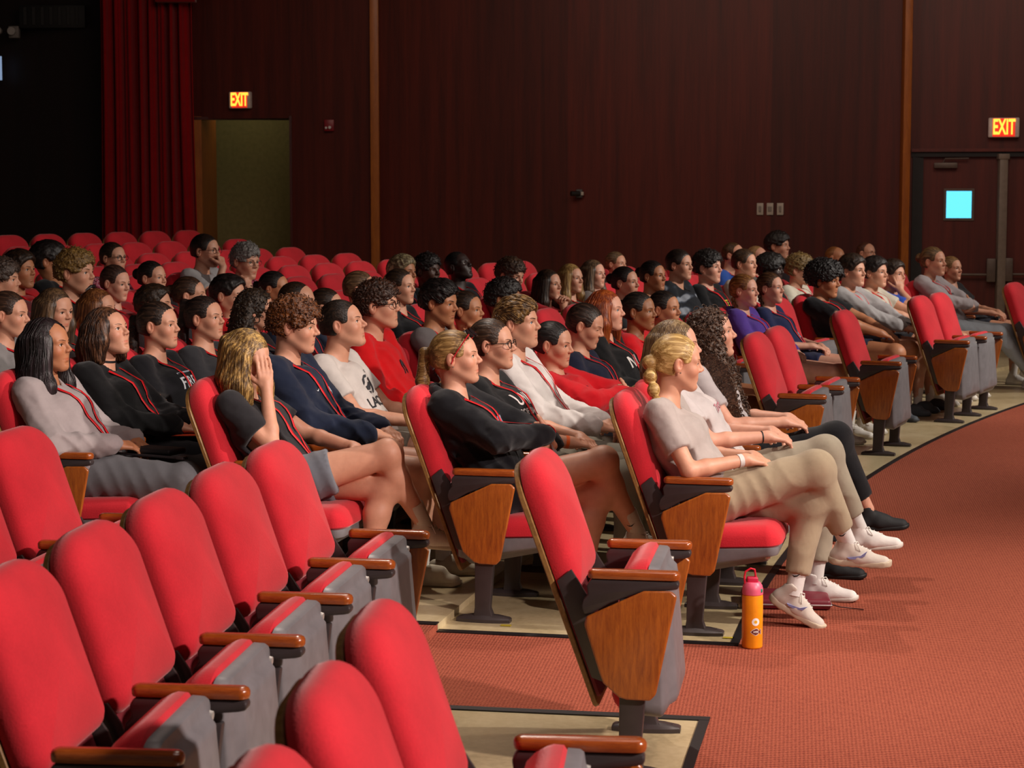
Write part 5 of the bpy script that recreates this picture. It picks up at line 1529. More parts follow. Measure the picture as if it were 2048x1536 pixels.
BK = ('#120d0c', '#2c2220'); DB = ('#1f140e', '#3d291a'); BR = ('#36220f', '#5f4227'); LB = ('#654627', '#94703f'); BL = ('#9c783f', '#e0be7c'); RD = ('#7a2f10', '#b9602a'); AU = ('#3a1c0e', '#7d4420'); GY = ('#5a5552', '#a5a09b')
PEOPLE = [
 # ---------------- front row
 dict(id='F1', x=1355, y=727, k=0, seat=0, yaw=-16, pitch=-3, hair=('bubble',) + BL, skin='fair', top='tee', tcol='#b3a7a2', bottom='pants', bcol='#ac9a80', legs='cross', arms='lap', shoe=('runner', '#cabfb4', '#c2b29b'), sock='#e4e0dc', tick=1, lan=0, ear=1, eyes='blue', bands=((-1, '#d8d4d0', .0285, .010, .10, 'wristwatch'),),
      label='blonde girl with bubble ponytail in grey t-shirt and khaki trousers, front row aisle seat'),
 dict(id='F2', x=1352, y=694, k=0, seat=1, yaw=-4, hair=('shoulder',) + ('#6a5136', '#a58a62'), skin='pale', top='tee', tcol='#d3c9c8', bottom='pants', bcol='#a99e8b', legs='cross2', arms='lap_far', shoe=('flat', '#e8e2de', '#d6cdc4'), sock='#e4e0dc', lan=0, eyes='blue', bands=((-1, '#141414', .0275, .003, .10, 'hair_tie'),),
      prints=[('t', 'Torch', .06, '#c07a86', .0, -.15, .15)], label='girl in white t-shirt and stone trousers sitting right behind the blonde ponytail girl'),
 dict(id='F3', x=1424, y=668, k=0, seat=2, yaw=-2, pitch=8, hair=('curly_long', '#38241a', '#70503c'), skin='pale', top='tee', tcol='#c4babb', bottom='pants', bcol='#1b1b1f', legs='cross2', arms='lap_far', shoe=('slip', '#19191c', '#101012'), sock=None, lan=0, ncurl=2200, thick=.012, freq=150, hl=1.3, hf=.17, flare=2.6,
      label='smiling girl with very long curly dark hair and black trousers in the front row'),
 # ---------------- second row
 dict(id='C8', x=913, y=716, k=1, yaw=-2, pitch=6, hair=('ponytail', '#6e5029', '#b8945a'), skin='fair', top='hoodie', tcol='#16161a', bottom='shorts', bcol='#17171b', legs='cross', arms='crossed', shoe=('flat', '#c9c0b2', '#b5a890'), sock='#cfc8bc', tick=1, ear=1, eyes='green',
      prints=[('t', 'SC', .07, '#9a9ab4', .05, -.17)], shades=1, label='girl with sunglasses pushed up on her blonde ponytail, black hoodie, arms crossed'),
 dict(id='C7', x=986, y=690, k=1, yaw=4, pitch=4, hair=('bun', '#2a1b12', '#553c2a'), skin='fair', big=1.12, top='tee', tcol='#19191b', bottom='pants', bcol='#8f8b7c', arms='lap_far', glasses='black', ear=1, bands=((-1, '#e8641c', .030, .008, .06),),
      prints=[('t', 'UNI', .095, '#d9cfcc', -.035, -.13, -.1), ('t', 'SOFTBALL', .042, '#d9cfcc', -.03, -.205, -.1)], label='girl with glasses and black SOFTBALL t-shirt beside the sunglasses girl'),
 dict(id='C6', x=1036, y=648, k=1, m=1, yaw=6, pitch=5, hair=('side',) + ('#4a3219', '#a07a45'), skin='fair', top='hoodie', tcol='#dcd5d2', bottom='pants', bcol='#8d8a7c', arms='lap_far', eyes='blue',
      label='boy with swept light brown hair in a white hoodie with red lanyard'),
 dict(id='C9', x=1108, y=690, k=1, yaw=8, pitch=-4, hair=('bun', '#120d0d', '#2d2422'), skin='fair', big=1.15, top='sweat', tcol='#cf1622', bottom='pants', bcol='#1b1b20', arms='crossed', lan=0, ear=1,
      prints=[('t', 'TD', .05, '#3a1420', -.04, -.12)], label='black-haired girl with gold earrings in a bright red sweatshirt, arms folded'),
 dict(id='C16', x=1172, y=652, k=1, yaw=2, pitch=-16, hair=('tied', '#211611', '#4a352a'), skin='fair', top='tee', tcol='#1f2337', arms='lap', eye=.35, label='girl in navy shirt looking down, dark hair tied tightly back'),
 dict(id='C15', x=1213, y=622, k=1, yaw=4, hair=('shoulder',) + RD, skin='pale', top='hoodie', tcol='#1a1a1c', arms='lap', eyes='blue', prints=[('t', 'NIU', .10, '#dcd6d2', -.03, -.18)], label='red-haired girl in a black hoodie with white block letters'),
 dict(id='C17', x=1279, y=624, k=1, yaw=10, pitch=2, hair=('bun', '#150f0e', '#33281f'), skin='brown', top='hoodie', tcol='#cb1620', arms='lap', ear=1, lan=1, label='girl with slicked dark hair and pearl earrings in a red hoodie'),
 dict(id='D4', x=1330, y=620, k=1, yaw=14, hair=('tied', '#150f0e', '#33281f'), skin='tan', top='tee', tcol='#2f4f86', arms='lap', label='dark-haired girl in blue mostly hidden beyond the red hoodie girl'),
 dict(id='D11', x=1489, y=582, k=1, yaw=8, pitch=2, hair=('braid', '#6a3f20', '#a8753f'), skin='pale', top='hoodie', tcol='#5a3f9a', arms='lap', eyes='green', bottom='shorts', bcol='#5a3f9a', prints=[('t', 'UW', .08, '#d8d8ea', .04, -.22)], lod=1, label='girl with reddish side braid in a purple hoodie'),
 dict(id='D12', x=1541, y=577, k=1, yaw=12, hair=('braid', '#3a2416', '#6f4c30'), skin='pale', top='tee', tcol='#252c52', arms='lap', eyes='blue', lod=1, bcol='#23284a', prints=[('t', 'A', .13, '#a8cce0', .04, -.24)], label='girl with brown braid in a navy shirt next to the purple hoodie girl'),
 dict(id='D13', x=1650, y=562, k=1, m=1, hs=1.18, yaw=6, pitch=-3, hair=('afro', '#0e0b0c', '#231c1e'), skin='tan', big=1.22, top='polo', tcol='#17181c', arms='knees', legs='spread', bcol='#222a42', lod=0, shoe=('clog', '#4a5058', '#30343a'), label='boy with big black curly hair in a black polo shirt leaning on his knees'),
 dict(id='E1', x=1705, y=543, k=1, m=1, hs=1.12, yaw=14, hair=('mop',) + DB, skin='fair', top='hoodie', tcol='#a8a5a6', arms='knees', bcol='#232a44', lod=1, shoe=('clog', '#3c4248', '#2a2e33'), big=1.08, label='boy with shaggy dark hair in a light grey hoodie, navy shorts'),
 dict(id='E2', x=1750, y=546, k=1, m=1, hs=1.1, yaw=14, hair=('mop',) + BK, skin='fair', top='tee', tcol='#c9c3b4', arms='knees', bcol='#2a2a30', lod=1, label='boy with straight dark fringe in an ivory t-shirt'),
 dict(id='E3', x=1786, y=551, k=1, m=1, hs=1.1, yaw=16, pitch=6, hair=('mop',) + DB, skin='fair', top='tee', tcol='#2c50b4', arms='cheekR', bcol='#24305a', lod=1, lan=0, label='boy in a bright blue t-shirt resting his head on his hand'),
 dict(id='E5', x=1868, y=524, k=1, hs=1.16, yaw=12, pitch=3, hair=('bun', '#4f3a24', '#8a6a44'), skin='fair', top='sweat', tcol='#a9a2a6', bottom='joggers', bcol='#aebdca', legs='out', arms='crossed', lod=1, big=1.12, shoe=('flat', '#c9c2b8', '#e0dcd4'), prints=[('t', 'Ford', .08, '#2a2a30', .04, -.2)], label='girl in grey sweatshirt and pale blue joggers nearest the double doors'),
 dict(id='E6', x=1904, y=538, k=1, yaw=16, hair=('tied', '#6a4c2c', '#a07c4c'), skin='fair', top='tee', tcol='#1d1c20', arms='lap_far', lod=1, lan=0, bottom='shorts', label='fair-haired girl in black half hidden behind the grey sweatshirt girl'),
 # ---------------- third row
 dict(id='A19', x=492, y=716, k=2, lod=0, yaw=10, pitch=-24, hair=('shoulder', '#5f4422', '#d0a860'), skin='fair', top='tee', tcol='#2c2b2e', bottom='shorts', bcol='#6d7078', legs='cross', arms='face', shoe=('flat', '#cfc6b4', '#b9ac92'), sock='#cfc8ba', ear=0, flare=.7, hl=1.3, hf=.05,
      label='girl with streaked blonde hair hiding her face in her hand, grey shorts'),
 dict(id='B1', x=591, y=654, k=2, lod=0, m=1, yaw=0, pitch=-3, hair=('curly', '#3a1d0c', '#8e5222'), skin='fair', top='hoodie', tcol='#1c2438', bottom='shorts', bcol='#2a2d38', arms='lap_far', eyes='green', thick=.026, nose=1.15, shoe=('clog', '#c9bfa8', '#b8ab90'),
      prints=[('s', TICK, 1, '#d8dce4', -.07, -.17), ('t', 'A', .05, '#c8ccd8', .08, -.19)], label='boy with auburn curls in a navy hoodie with red lanyard'),
 dict(id='B2', x=686, y=650, k=2, lod=0, m=1, yaw=-2, pitch=13, hair=('crop', '#19110d', '#35261c'), skin='fair', top='tee', tcol='#d4ccc6', bottom='shorts', bcol='#8c8578', arms='lap_far', nose=1.15, lan=0, thick=.009,
      prints=[('t', 'LACR', .075, '#2a2a2e', .0, -.28), ('t', 'x', .03, '#3a3a3e', .02, -.09), ('s', [[(-.055, .0), (-.05, .03), (-.02, .05), (.01, .048), (.0, .036), (-.03, .034), (-.036, .012)], [(-.045, -.008), (-.02, -.004), (.0, .01), (.02, .012), (.03, -.004), (.01, -.02), (-.01, -.03), (-.04, -.028)], [(.01, .028), (.04, .036), (.056, .01), (.05, -.03), (.03, -.044), (.0, -.05), (.026, -.028), (.036, 0), (.03, .018)], [(-.036, -.034), (-.005, -.038), (-.02, -.05)]], 1, '#35353a', .0, -.17)],
      label='short-haired boy looking up in a white t-shirt with a black animal-head print'),
 dict(id='B3', x=756, y=613, k=2, lod=0, m=1, yaw=-2, pitch=6, hair=('curly', '#2a1810', '#573524'), skin='fair', top='hoodie', tcol='#cb1218', bottom='pants', bcol='#2a2a2e', arms='lap', glasses='black', lan=0, thick=.016, prints=[('t', 'N', .11, '#2a1a20', .03, -.20)],
      label='curly-haired boy with black glasses in a red hoodie'),
 dict(id='C1', x=880, y=607, k=2, m=1, lod=0, yaw=10, pitch=-4, roll=0, hair=('mop',) + BK, skin='tan', top='tee', tcol='#6c6667', arms='chinL', nose=1.1, label='tanned boy with tousled dark hair in a grey t-shirt leaning forward'),
 dict(id='C3', x=934, y=622, k=2, lod=1, yaw=6, hair=('tied',) + DB, skin='tan', top='tee', tcol='#a81622', arms='chinR', label='girl in red leaning forward behind the boy in the grey t-shirt'),
 dict(id='C5', x=1010, y=600, k=2, lod=1, m=1, yaw=0, hair=('curly',) + BK, skin='brown', top='tee', tcol='#3a1418', arms='lap', label='person with dark curly hair just beyond the swept-haired boy in white'),
 dict(id='C14', x=1251, y=566, k=2, lod=1, yaw=10, hair=('bun',) + BK, skin='fair', top='tee', tcol='#2a2a2e', arms='lap', ear=1, label='girl with black bun and hoop earring, above the red-haired girl'),
 dict(id='D1', x=1307, y=553, k=2, lod=1, yaw=14, hair=('bun',) + BK, skin='tan', top='tee', tcol='#17171a', arms='lap', ear=1, lan=0, label='girl in black with dark bun left of the plaid shirt boy'),
 dict(id='D2', x=1360, y=531, k=2, lod=1, m=1, yaw=12, hair=('crop', '#1b120e', '#35261c'), skin='fair', top='flannel', tcol='plaid', arms='lap', lan=0, thick=.012, label='boy in an open dark plaid shirt over a white t-shirt'),
 dict(id='D3', x=1416, y=536, k=2, lod=1, m=1, hs=1.12, yaw=8, hair=('curly',) + BK, skin='pale', top='tee', tcol='#17171a', arms='lap', prints=[('t', 'TE', .08, '#d8c42a', -.02, -.18)], label='dark curly-haired boy in a black t-shirt with yellow letters'),
 dict(id='D6', x=1490, y=528, k=2, lod=1, m=1, yaw=10, hair=('crop', '#2c1c12', '#54391f'), skin='fair', top='tee', tcol='#cdc3b4', arms='lap', lan=0, thick=.012, label='brown-haired boy in a cream top behind the purple hoodie girl'),
 dict(id='D9', x=1543, y=541, k=2, lod=2, m=1, yaw=0, hair=('afro', '#0c0a0a', '#1c1616'), skin='deep', top='tee', tcol='#18181b', arms='lap', label='dark-skinned boy in black behind the girl with the brown braid'),
 dict(id='D10', x=1599, y=541, k=2, lod=1, m=1, hs=1.15, yaw=0, pitch=0, hair=('curly', '#54401f', '#a38550'), skin='fair', top='tee', tcol='#d2ccbc', arms='lap', label='curly blond boy in an ivory t-shirt behind the black polo boy'),
 # ---------------- fourth row
 dict(id='A15', x=96, y=692, k=3, lod=0, yaw=2, pitch=4, hair=('wavy', '#150e0e', '#33262a'), skin='tan', top='hoodie', tcol='#a79c9c', bottom='jeans', bcol='#77797d', arms='lap', sidelen=1.0, hl=1.3, hf=.09, label='girl with long dark wavy hair in a pale hoodie, aisle seat at far left'),
 dict(id='A16', x=216, y=665, k=3, lod=0, yaw=10, pitch=14, hair=('bob', '#2c1a12', '#7a5238'), skin='fair', top='sweat', tcol='#121214', bottom='pants', bcol='#17171b', arms='lap_far', sidelen=.8, flare=.3, choker=1, label='girl with brown bob looking up, black cardigan and black choker'),
 dict(id='A17', x=318, y=652, k=3, lod=0, yaw=4, pitch=3, hair=('ponytail', '#1c1310', '#4a3527'), skin='fair', top='tee', tcol='#16161a', arms='lap', prints=[('t', 'FIRE', .085, '#cdd0d6', -.02, -.17), ('t', 'B', .06, '#a8344a', -.02, -.26), ('s', [[(-.07, .02), (.07, .02), (.07, .028), (-.07, .028)]], 1, '#a8acb8', -.02, -.13)], label='girl with tight dark ponytail in a black t-shirt with white printed lettering'),
 dict(id='A18', x=411, y=638, k=3, lod=0, yaw=8, pitch=5, hair=('high_pony', '#1d1412', '#3d2b24'), skin='fair', top='tee', tcol='#303034', vneck=1, arms='lap', big=1.08, label='girl with high dark ponytail in a charcoal v-neck top'),
 dict(id='B4', x=514, y=622, k=3, lod=1, yaw=-14, hair=('curly_long', '#1d1511', '#4d3a2a'), skin='fair', top='tee', tcol='#2a2225', arms='lap', back=1, ncurl=500, thick=.014, label='girl seen from behind with long dark curly hair, next to auburn curls'),
 dict(id='B6', x=596, y=606, k=3, lod=1, m=1, yaw=-4, hair=('crop',) + DB, skin='fair', top='tee', tcol='#232a3e', arms='lap', label='person with short dark hair right behind the auburn curls'),
 dict(id='B7', x=655, y=616, k=3, lod=1, yaw=-4, hair=('ponytail',) + DB, skin='fair', top='tee', tcol='#1d2336', arms='lap', label='person in navy hidden behind the boy in the printed white t-shirt'),
 dict(id='B9', x=722, y=580, k=3, lod=1, yaw=-10, hair=('tied', '#4a3423', '#806144'), skin='fair', top='tee', tcol='#3a2020', arms='lap', label='girl with light brown hair turned away behind the curly boy with glasses'),
 dict(id='B10', x=801, y=574, k=3, lod=1, yaw=8, pitch=2, hair=('tied', '#241812', '#43301f'), skin='fair', top='tee', tcol='#15151a', arms='lap', prints=[('t', 'RW', .06, '#c8c8d0', .05, -.17)], label='girl with tucked dark hair in black between the red hoodie and grey t-shirt boys'),
 dict(id='C4', x=1022, y=552, k=3, lod=1, m=1, yaw=16, pitch=-10, hair=('curly', '#2b1b12', '#5b4230'), skin='fair', top='tee', tcol='#8a1a22', arms='lap', lan=0, label='boy with fluffy brown hair alone before the empty rear seats'),
 dict(id='C10', x=1098, y=570, k=3, lod=1, yaw=12, hair=('long',) + DB, skin='fair', top='tee', tcol='#b01622', arms='clasp_up', lan=0, label='dark-haired girl in red holding her clasped hands up'),
 dict(id='C11', x=1143, y=558, k=3, lod=1, yaw=14, hair=('long', '#76562f', '#b59257'), skin='fair', top='tee', tcol='#564636', arms='lap', label='girl with long straight blonde hair in brown'),
 dict(id='C12', x=1188, y=549, k=3, lod=1, yaw=10, hair=('long', '#3d2b1d', '#7a5d42'), skin='pale', top='tee', tcol='#7c7370', arms='lap', lan=0, label='girl with long brown hair next to the straight-haired blonde'),
 dict(id='D5', x=1467, y=511, k=3, lod=2, m=1, yaw=4, hair=('crop',) + BR, skin='fair', top='tee', tcol='#2f55a8', arms='lap', label='boy in a royal blue shirt behind the black t-shirt boy with yellow letters'),
 dict(id='D7', x=1514, y=517, k=3, lod=2, m=1, yaw=6, hair=('buzz', '#8a6640', '#b08c5c'), skin='pale', top='tee', tcol='#77706c', arms='lap', label='boy with cropped sandy hair behind the cream top boy'),
 dict(id='D8', x=1556, y=493, k=3, lod=2, m=1, yaw=2, hs=1.15, hair=('curly',) + BK, skin='fair', top='tee', tcol='#241c20', arms='lap', label='tall dark-haired boy whose head shows highest against the panelled wall'),
 dict(id='D14', x=1671, y=516, k=3, lod=2, m=1, yaw=0, hair=('bald', '#7a4a24', '#94602f'), skin='tan', top='tee', tcol='#3a2a28', arms='lap', label='person with close-cropped ginger hair behind the big black curls'),
 dict(id='E4', x=1733, y=507, k=3, lod=2, m=1, yaw=10, hair=('buzz', '#4a2a20', '#6a4030'), skin='fair', top='tee', tcol='#2a2226', arms='lap', glasses='thin', label='person with glasses far back by the orange post'),
 # ---------------- fifth row
 dict(id='A14', x=20, y=630, k=4, lod=1, yaw=-2, pitch=-2, hair=('tied', '#2a1b14', '#513829'), skin='fair', top='hoodie', tcol='#8d8a8a', arms='lap', label='girl in a grey hoodie at the left edge, brown hair pulled back'),
 dict(id='A13', x=110, y=622, k=4, lod=1, yaw=16, pitch=-6, hair=('shoulder', '#3c2c1f', '#74583c'), skin='fair', top='tee', tcol='#2a2020', arms='lap', flare=.2, label='girl with light brown middle parting behind the long dark wavy hair'),
 dict(id='A12', x=197, y=620, k=4, lod=1, yaw=2, hair=('shoulder', '#4f2a14', '#8d5930'), skin='fair', top='tee', tcol='#1c1a1e', arms='lap', flare=.2, clip=1, label='girl with orange-brown hair and a black hair clip behind the brown bob'),
 dict(id='A11', x=309, y=612, k=4, lod=1, m=1, yaw=-10, hair=('short',) + DB, skin='fair', top='tee', tcol='#2a1c1e', arms='lap', label='person with short brown hair behind the tight dark ponytail girl'),
 dict(id='A10', x=381, y=592, k=4, lod=1, yaw=-12, hair=('bun', '#2c1c14', '#503526'), skin='fair', top='tee', tcol='#201c20', arms='lap', label='person with brown hair turned away, behind the high ponytail'),
 dict(id='A9', x=457, y=592, k=4, lod=1, m=1, hs=1.12, yaw=2, pitch=-2, hair=('short',) + BK, skin='fair', top='tee', tcol='#c4161e', arms='lap', thick=.014, prints=[('t', 'NO', .07, '#4a1418', .05, -.15)], label='black-haired boy in a red t-shirt to the right of the high ponytail girl'),
 dict(id='B5', x=550, y=578, k=4, lod=1, yaw=0, hair=('ponytail',) + BK, skin='tan', top='tee', tcol='#241e22', arms='lap', label='person with black hair and bare ear behind the long dark curls'),
 dict(id='B11', x=805, y=546, k=4, lod=1, m=1, yaw=10, hs=1.1, hair=('side', '#5b4d38', '#b5a67f'), skin='tan', top='tee', tcol='#171a26', arms='lap', label='boy with bleached blond quiff in the dim rear rows'),
 dict(id='B12', x=856, y=542, k=4, lod=1, m=1, yaw=16, hair=('curly',) + BK, skin='dark', top='tee', tcol='#141418', arms='lap', label='dark-skinned boy in black beside the bleached quiff boy'),
 dict(id='C2', x=918, y=534, k=4, lod=1, m=1, yaw=10, pitch=22, hs=1.08, hair=('crop', '#0b0909', '#171212'), skin='deep', top='tee', tcol='#15151a', arms='lap', thick=.008, label='dark-skinned boy tilting his head back, black shirt and red lanyard'),
 dict(id='C13', x=1233, y=529, k=4, lod=2, yaw=10, hair=('tied', '#4c3824', '#7c6144'), skin='fair', top='tee', tcol='#2a2426', arms='lap', label='girl with light brown pulled-back hair above the black bun girl'),
 # ---------------- sixth and seventh rows
 dict(id='A1b', x=4, y=562, k=5, lod=1, m=1, yaw=-10, hair=('curly', '#33261f', '#5d4a40'), skin='fair', top='tee', tcol='#5a2326', arms='lap', label='person with curly brown hair cut by the left edge'),
 dict(id='A3', x=152, y=547, k=5, lod=1, m=1, hs=1.18, yaw=2, pitch=2, hair=('curly', '#5a4020', '#b08a4a'), skin='fair', top='tee', tcol='#17171a', arms='lap', thick=.018, label='boy with curly blond hair in black near the left edge'),
 dict(id='A5', x=231, y=567, k=5, lod=1, yaw=10, pitch=-6, hair=('tied', '#2f1d18', '#533a30'), skin='pale', top='tee', tcol='#8d141e', arms='lap', label='pale girl with brown hair below the woman with glasses'),
 dict(id='A6', x=305, y=557, k=5, lod=1, yaw=8, hair=('bun',) + BK, skin='fair', top='tee', tcol='#201a1e', arms='lap', label='girl with smooth black hair before the row of empty seats at left'),
 dict(id='A8', x=491, y=524, k=5, lod=1, yaw=18, pitch=-4, hs=1.1, hair=('curly',) + GY, skin='fair', top='collar', tcol='floral', arms='chinR', lan=0, glasses='thin', thick=.014, label='grey-haired woman in a patterned pink blouse, hand over her mouth'),
 dict(id='A1', x=40, y=541, k=6, lod=1, m=1, yaw=4, hs=1.1, hair=('mop',) + DB, skin='tan', top='tee', tcol='#a81a22', arms='lap', beard=.8, label='dark-haired boy with stubble in red at the left edge'),
 dict(id='A2', x=99, y=524, k=6, lod=1, m=1, yaw=-22, hs=1.15, hair=('mop',) + BK, skin='tan', top='hoodie', tcol='#101013', arms='lap', thick=.022, label='person in black with thick black hair turned away, behind blond curls'),
 dict(id='A4', x=227, y=517, k=6, lod=1, yaw=12, hair=('tied',) + DB, skin='fair', top='tee', tcol='floral', arms='lap', glasses='black', lan=0, label='woman with glasses and dark hair in a patterned top, rear left'),
 dict(id='A7', x=412, y=503, k=6, lod=1, m=1, hs=1.14, yaw=2, hair=('crop', '#19110e', '#33241c'), skin='fair', top='collar', tcol='#a9a5a6', arms='fistL', glasses='brown', lan=0, beard=.9, thick=.011, label='bearded man with glasses in a light grey shirt, fist at his chin'),
]

# seat positions of the middle block follow where people sit; free seats fill the gaps evenly
ENDX = {1: 1880, 2: 1830, 3: 1800, 4: 1650, 5: 1065, 6: 890, 7: 745, 8: 612, 9: 487, 10: 400}
MINX = -90


def want(k, x, y, u0=-.17):
    lo, hi = math.radians(3), math.radians(37)
    def f(al):
        X, Y = pt(RP * k, al); return ray_at(x, y, Y - math.sin(al) * u0)[0] - X - math.cos(al) * u0
    a, b = lo, hi
    for _ in range(50):
        m = (a + b) / 2
        if f(a) * f(m) <= 0: b = m
        else: a = m
    return (a + b) / 2


for k in range(1, 11):
    R = R0 + RP * k; S0 = R * math.radians({1: 12.08, 2: 11.78, 3: 11.74}.get(k, 11.8)); W = .562
    ps = sorted((R * want(k, o['x'], o['y']), o['id']) for o in PEOPLE if o['k'] == k)
    idx = []; pos = []
    first = S0 + W / 2
    anchors = [(first, None, 0)] if k <= 3 else []
    seq = []
    for s_, n_ in ps:
        if not seq: j = 0 if k <= 3 else int(round((s_ - first) / W))
        else: j = seq[-1][2] + max(1, int(round((s_ - seq[-1][0]) / .585)))
        seq.append((s_, n_, j))
    if k <= 3: seq[0] = (first, seq[0][1], 0)
    # last seat index by the picture's row end, first by the left edge
    def xs(s_): q = pt(RP * k + .28, s_ / R); return proj(q[0], q[1], 1.2)[0]
    if seq: jl, sl_ = seq[-1][2], seq[-1][0]
    else: jl, sl_ = 0, first
    j1 = jl; s_ = sl_
    while xs(s_ + W) < ENDX[k] + 12 and pt(RP * k, (s_ + W) / R)[1] < (21.0 if k < 5 else 23.6): s_ += W; j1 += 1
    j0 = 0
    n = j1 + 1; known = {j: s for s, _, j in seq}
    p = np.zeros(n); kj = sorted(known)
    for j in range(n):
        if not kj: p[j] = first + W * j
        elif j <= kj[0]: p[j] = known[kj[0]] - W * (kj[0] - j)
        elif j >= kj[-1]: p[j] = known[kj[-1]] + W * (j - kj[-1])
        else:
            a = max(q for q in kj if q <= j); b = min(q for q in kj if q > j); p[j] = known[a] + (known[b] - known[a]) * (j - a) / (b - a)
    for it in range(300):                                  # relax to even, non-overlapping spacing
        for j in range(n):
            if k <= 3 and j == 0: p[j] = first; continue
            g = .25 * ((known[j] - p[j]) if j in known else 0)
            if j > 0: g += .5 * (W - (p[j] - p[j - 1]))
            if j < n - 1: g -= .5 * (W - (p[j + 1] - p[j]))
            p[j] += .5 * g
    for j in range(n):
        if xs(p[j]) < MINX and k > 3: continue
        if p[j] < first - .3 and k > 3: continue
        dn = (p[j] - p[j - 1]) / 2 if j > 0 else .27; df = (p[j + 1] - p[j]) / 2 if j < n - 1 else .27
        SEATS[(k, j)] = dict(k=k, al=p[j] / R, first=(j == 0), last=(j == n - 1), half=dn, half2=df)
    for _, n_, j in seq:
        for o in PEOPLE:
            if o['id'] == n_: o['seat'] = j
CTX = {}
import time
_t = time.time()
ONLY = None
for o in PEOPLE:
    if ONLY and o['id'] not in ONLY: continue
    CTX[o['id']] = make_person(o.pop('x'), o.pop('y'), o.pop('k'), o)
print('people', len(CTX), 'time %.1f' % (time.time() - _t))


# ------------------------------------------------------------------ place the seats
ORD = ['first', 'second', 'third', 'fourth', 'fifth', 'sixth', 'seventh', 'eighth', 'ninth', 'tenth', 'eleventh', 'twelfth', 'thirteenth', 'fourteenth', 'fifteenth', 'sixteenth', 'seventeenth', 'eighteenth', 'nineteenth', 'twentieth', '21st', '22nd', '23rd', '24th', '25th', '26th', '27th', '28th', '29th', '30th', '31st', '32nd']
FIX = {(0, 100): 'red front-row seat cut by the bottom edge, nearest of the near block', (0, 101): 'red front-row seat at the bottom edge, second of the near block', (0, 102): 'red front-row seat at the bottom centre, third of the near block',
       (0, 110): 'single empty red seat with wood end panel standing alone before the aisle', (0, 10): 'left of the paired empty red seats before the purple hoodie girl', (0, 11): 'right of the paired empty red seats before the purple hoodie girl',
       (0, 20): 'single empty red seat with fold-away arm strut, front row beyond the pair', (0, 30): 'left of the paired empty red seats before the grey sweatshirt girl', (0, 31): 'right of the paired empty red seats before the grey sweatshirt girl',
       (0, 40): 'red front-row seat cut by the right edge near the double doors'}
DONE = 0
for (k, i), d in sorted(SEATS.items()):
    occ = 'person' in d; g = None
    q = pt(RP * k + .28, d['al']); px, py = proj(q[0], q[1], FL[k] + .93)
    if (px < -130 or px > 2130) and (k, i) not in FIX: continue
    if occ: lab = 'red seat under the ' + d['person']
    elif (k, i) in FIX: lab = FIX[(k, i)]
    elif i >= 100: lab = 'empty red seat in the near block, %s row from the front, %s seat from its far end' % (ORD[k], ORD[(106 if k == 1 else 104) - i])
    elif k >= 5:
        last_i = max(j for (kk, j) in SEATS if kk == k and j < 100); nn = last_i - i; g = 'empty seats in the rear rows'
        lab = 'dim empty red seat, %s row from the front, %s its far end' % (ORD[k], 'at' if nn == 0 else ORD[nn] + ' from')
    else:
        near = min(((abs(i - j), dd) for (kk, j), dd in SEATS.items() if kk == k and 'person' in dd), key=lambda a: a[0])
        off = i - [j for (kk, j), dd in SEATS.items() if dd is near[1]][0]
        lab = 'empty red seat, %s %s the %s' % ('next' if abs(off) == 1 else ORD[abs(off) - 1] + ' seat', 'beyond' if off > 0 else 'before', near[1]['person'])
    words = lab.split()
    if len(words) > 16: lab = ' '.join(words[:16]).rstrip(',')
    t = make_seat(k, d['al'], occ, lab, g, d['first'], d['last'], k <= 1, d['half'], d.get('half2'), i); d['obj'] = t; DONE += 1
print('seats', DONE)


# ------------------------------------------------------------------ loose things
def w2(u, v, z, root):
    """seat-local point to world"""
    return root.matrix_basis @ Vector((u, v, z))


# orange drinking bottle on the carpet
bx, by = 0, 0
for Y in np.linspace(7.2, 8.4, 241):
    q = ray_at(1504, 1296, Y)
    if abs(q[2] - .0) < .004: bx, by = q[0], q[1]
t = thing('water_bottle', 'orange water bottle with pink lid standing on the carpet by the aisle seat', 'water bottle', (bx, by, 0))


def lathe(prof, n=32):
    mb = MB(); mb.rings([[(r * math.cos(2 * PI * i / n), r * math.sin(2 * PI * i / n), z) for i in range(n)] for r, z in prof]); return mb


lathe([(.036, 0), (.040, .003), (.0415, .008), (.0415, .205), (.0405, .212), (.038, .214)]).build('bottle_body', plain('bottle_orange', '#f09414', .35), t)
l = lathe([(.038, .212), (.0415, .216), (.0415, .235), (.038, .250), (.030, .262), (.028, .264)]).build('lid', plain('bottle_pink', '#e0607c', .4), t)
mb = MB(); mb.box(-.024, .020, -.017, .017, .258, .284); mb.bevel(.006, 3); mb.build('cap', plain('cap_red', '#c01e44', .4), l)
mb = MB(); mb.tube([(-.030, -.005, .245), (-.034, -.006, .285), (-.030, -.006, .305), (-.010, -.006, .318), (.006, -.006, .314), (.010, -.006, .290), (.009, -.006, .275)], .0042, 8); mb.build('carry_loop', plain('loop_red', '#d01c34', .4), l)
mb = MB(); mb.box(.022, .036, -.030, -.020, .226, .240); mb.bevel(.002); mb.build('latch', plain('latch_green', '#2f9a78', .4), l)


def on_cyl(me, r, phi0, z0, mat, name, off):
    for v in me.vertices:
        a = phi0 + v.co.x / r; rr = r + off; z = z0 + v.co.y; v.co = (rr * math.cos(a), rr * math.sin(a), z)
    me.materials.clear(); me.materials.append(mat); return link(bpy.data.objects.new(name, me), t)


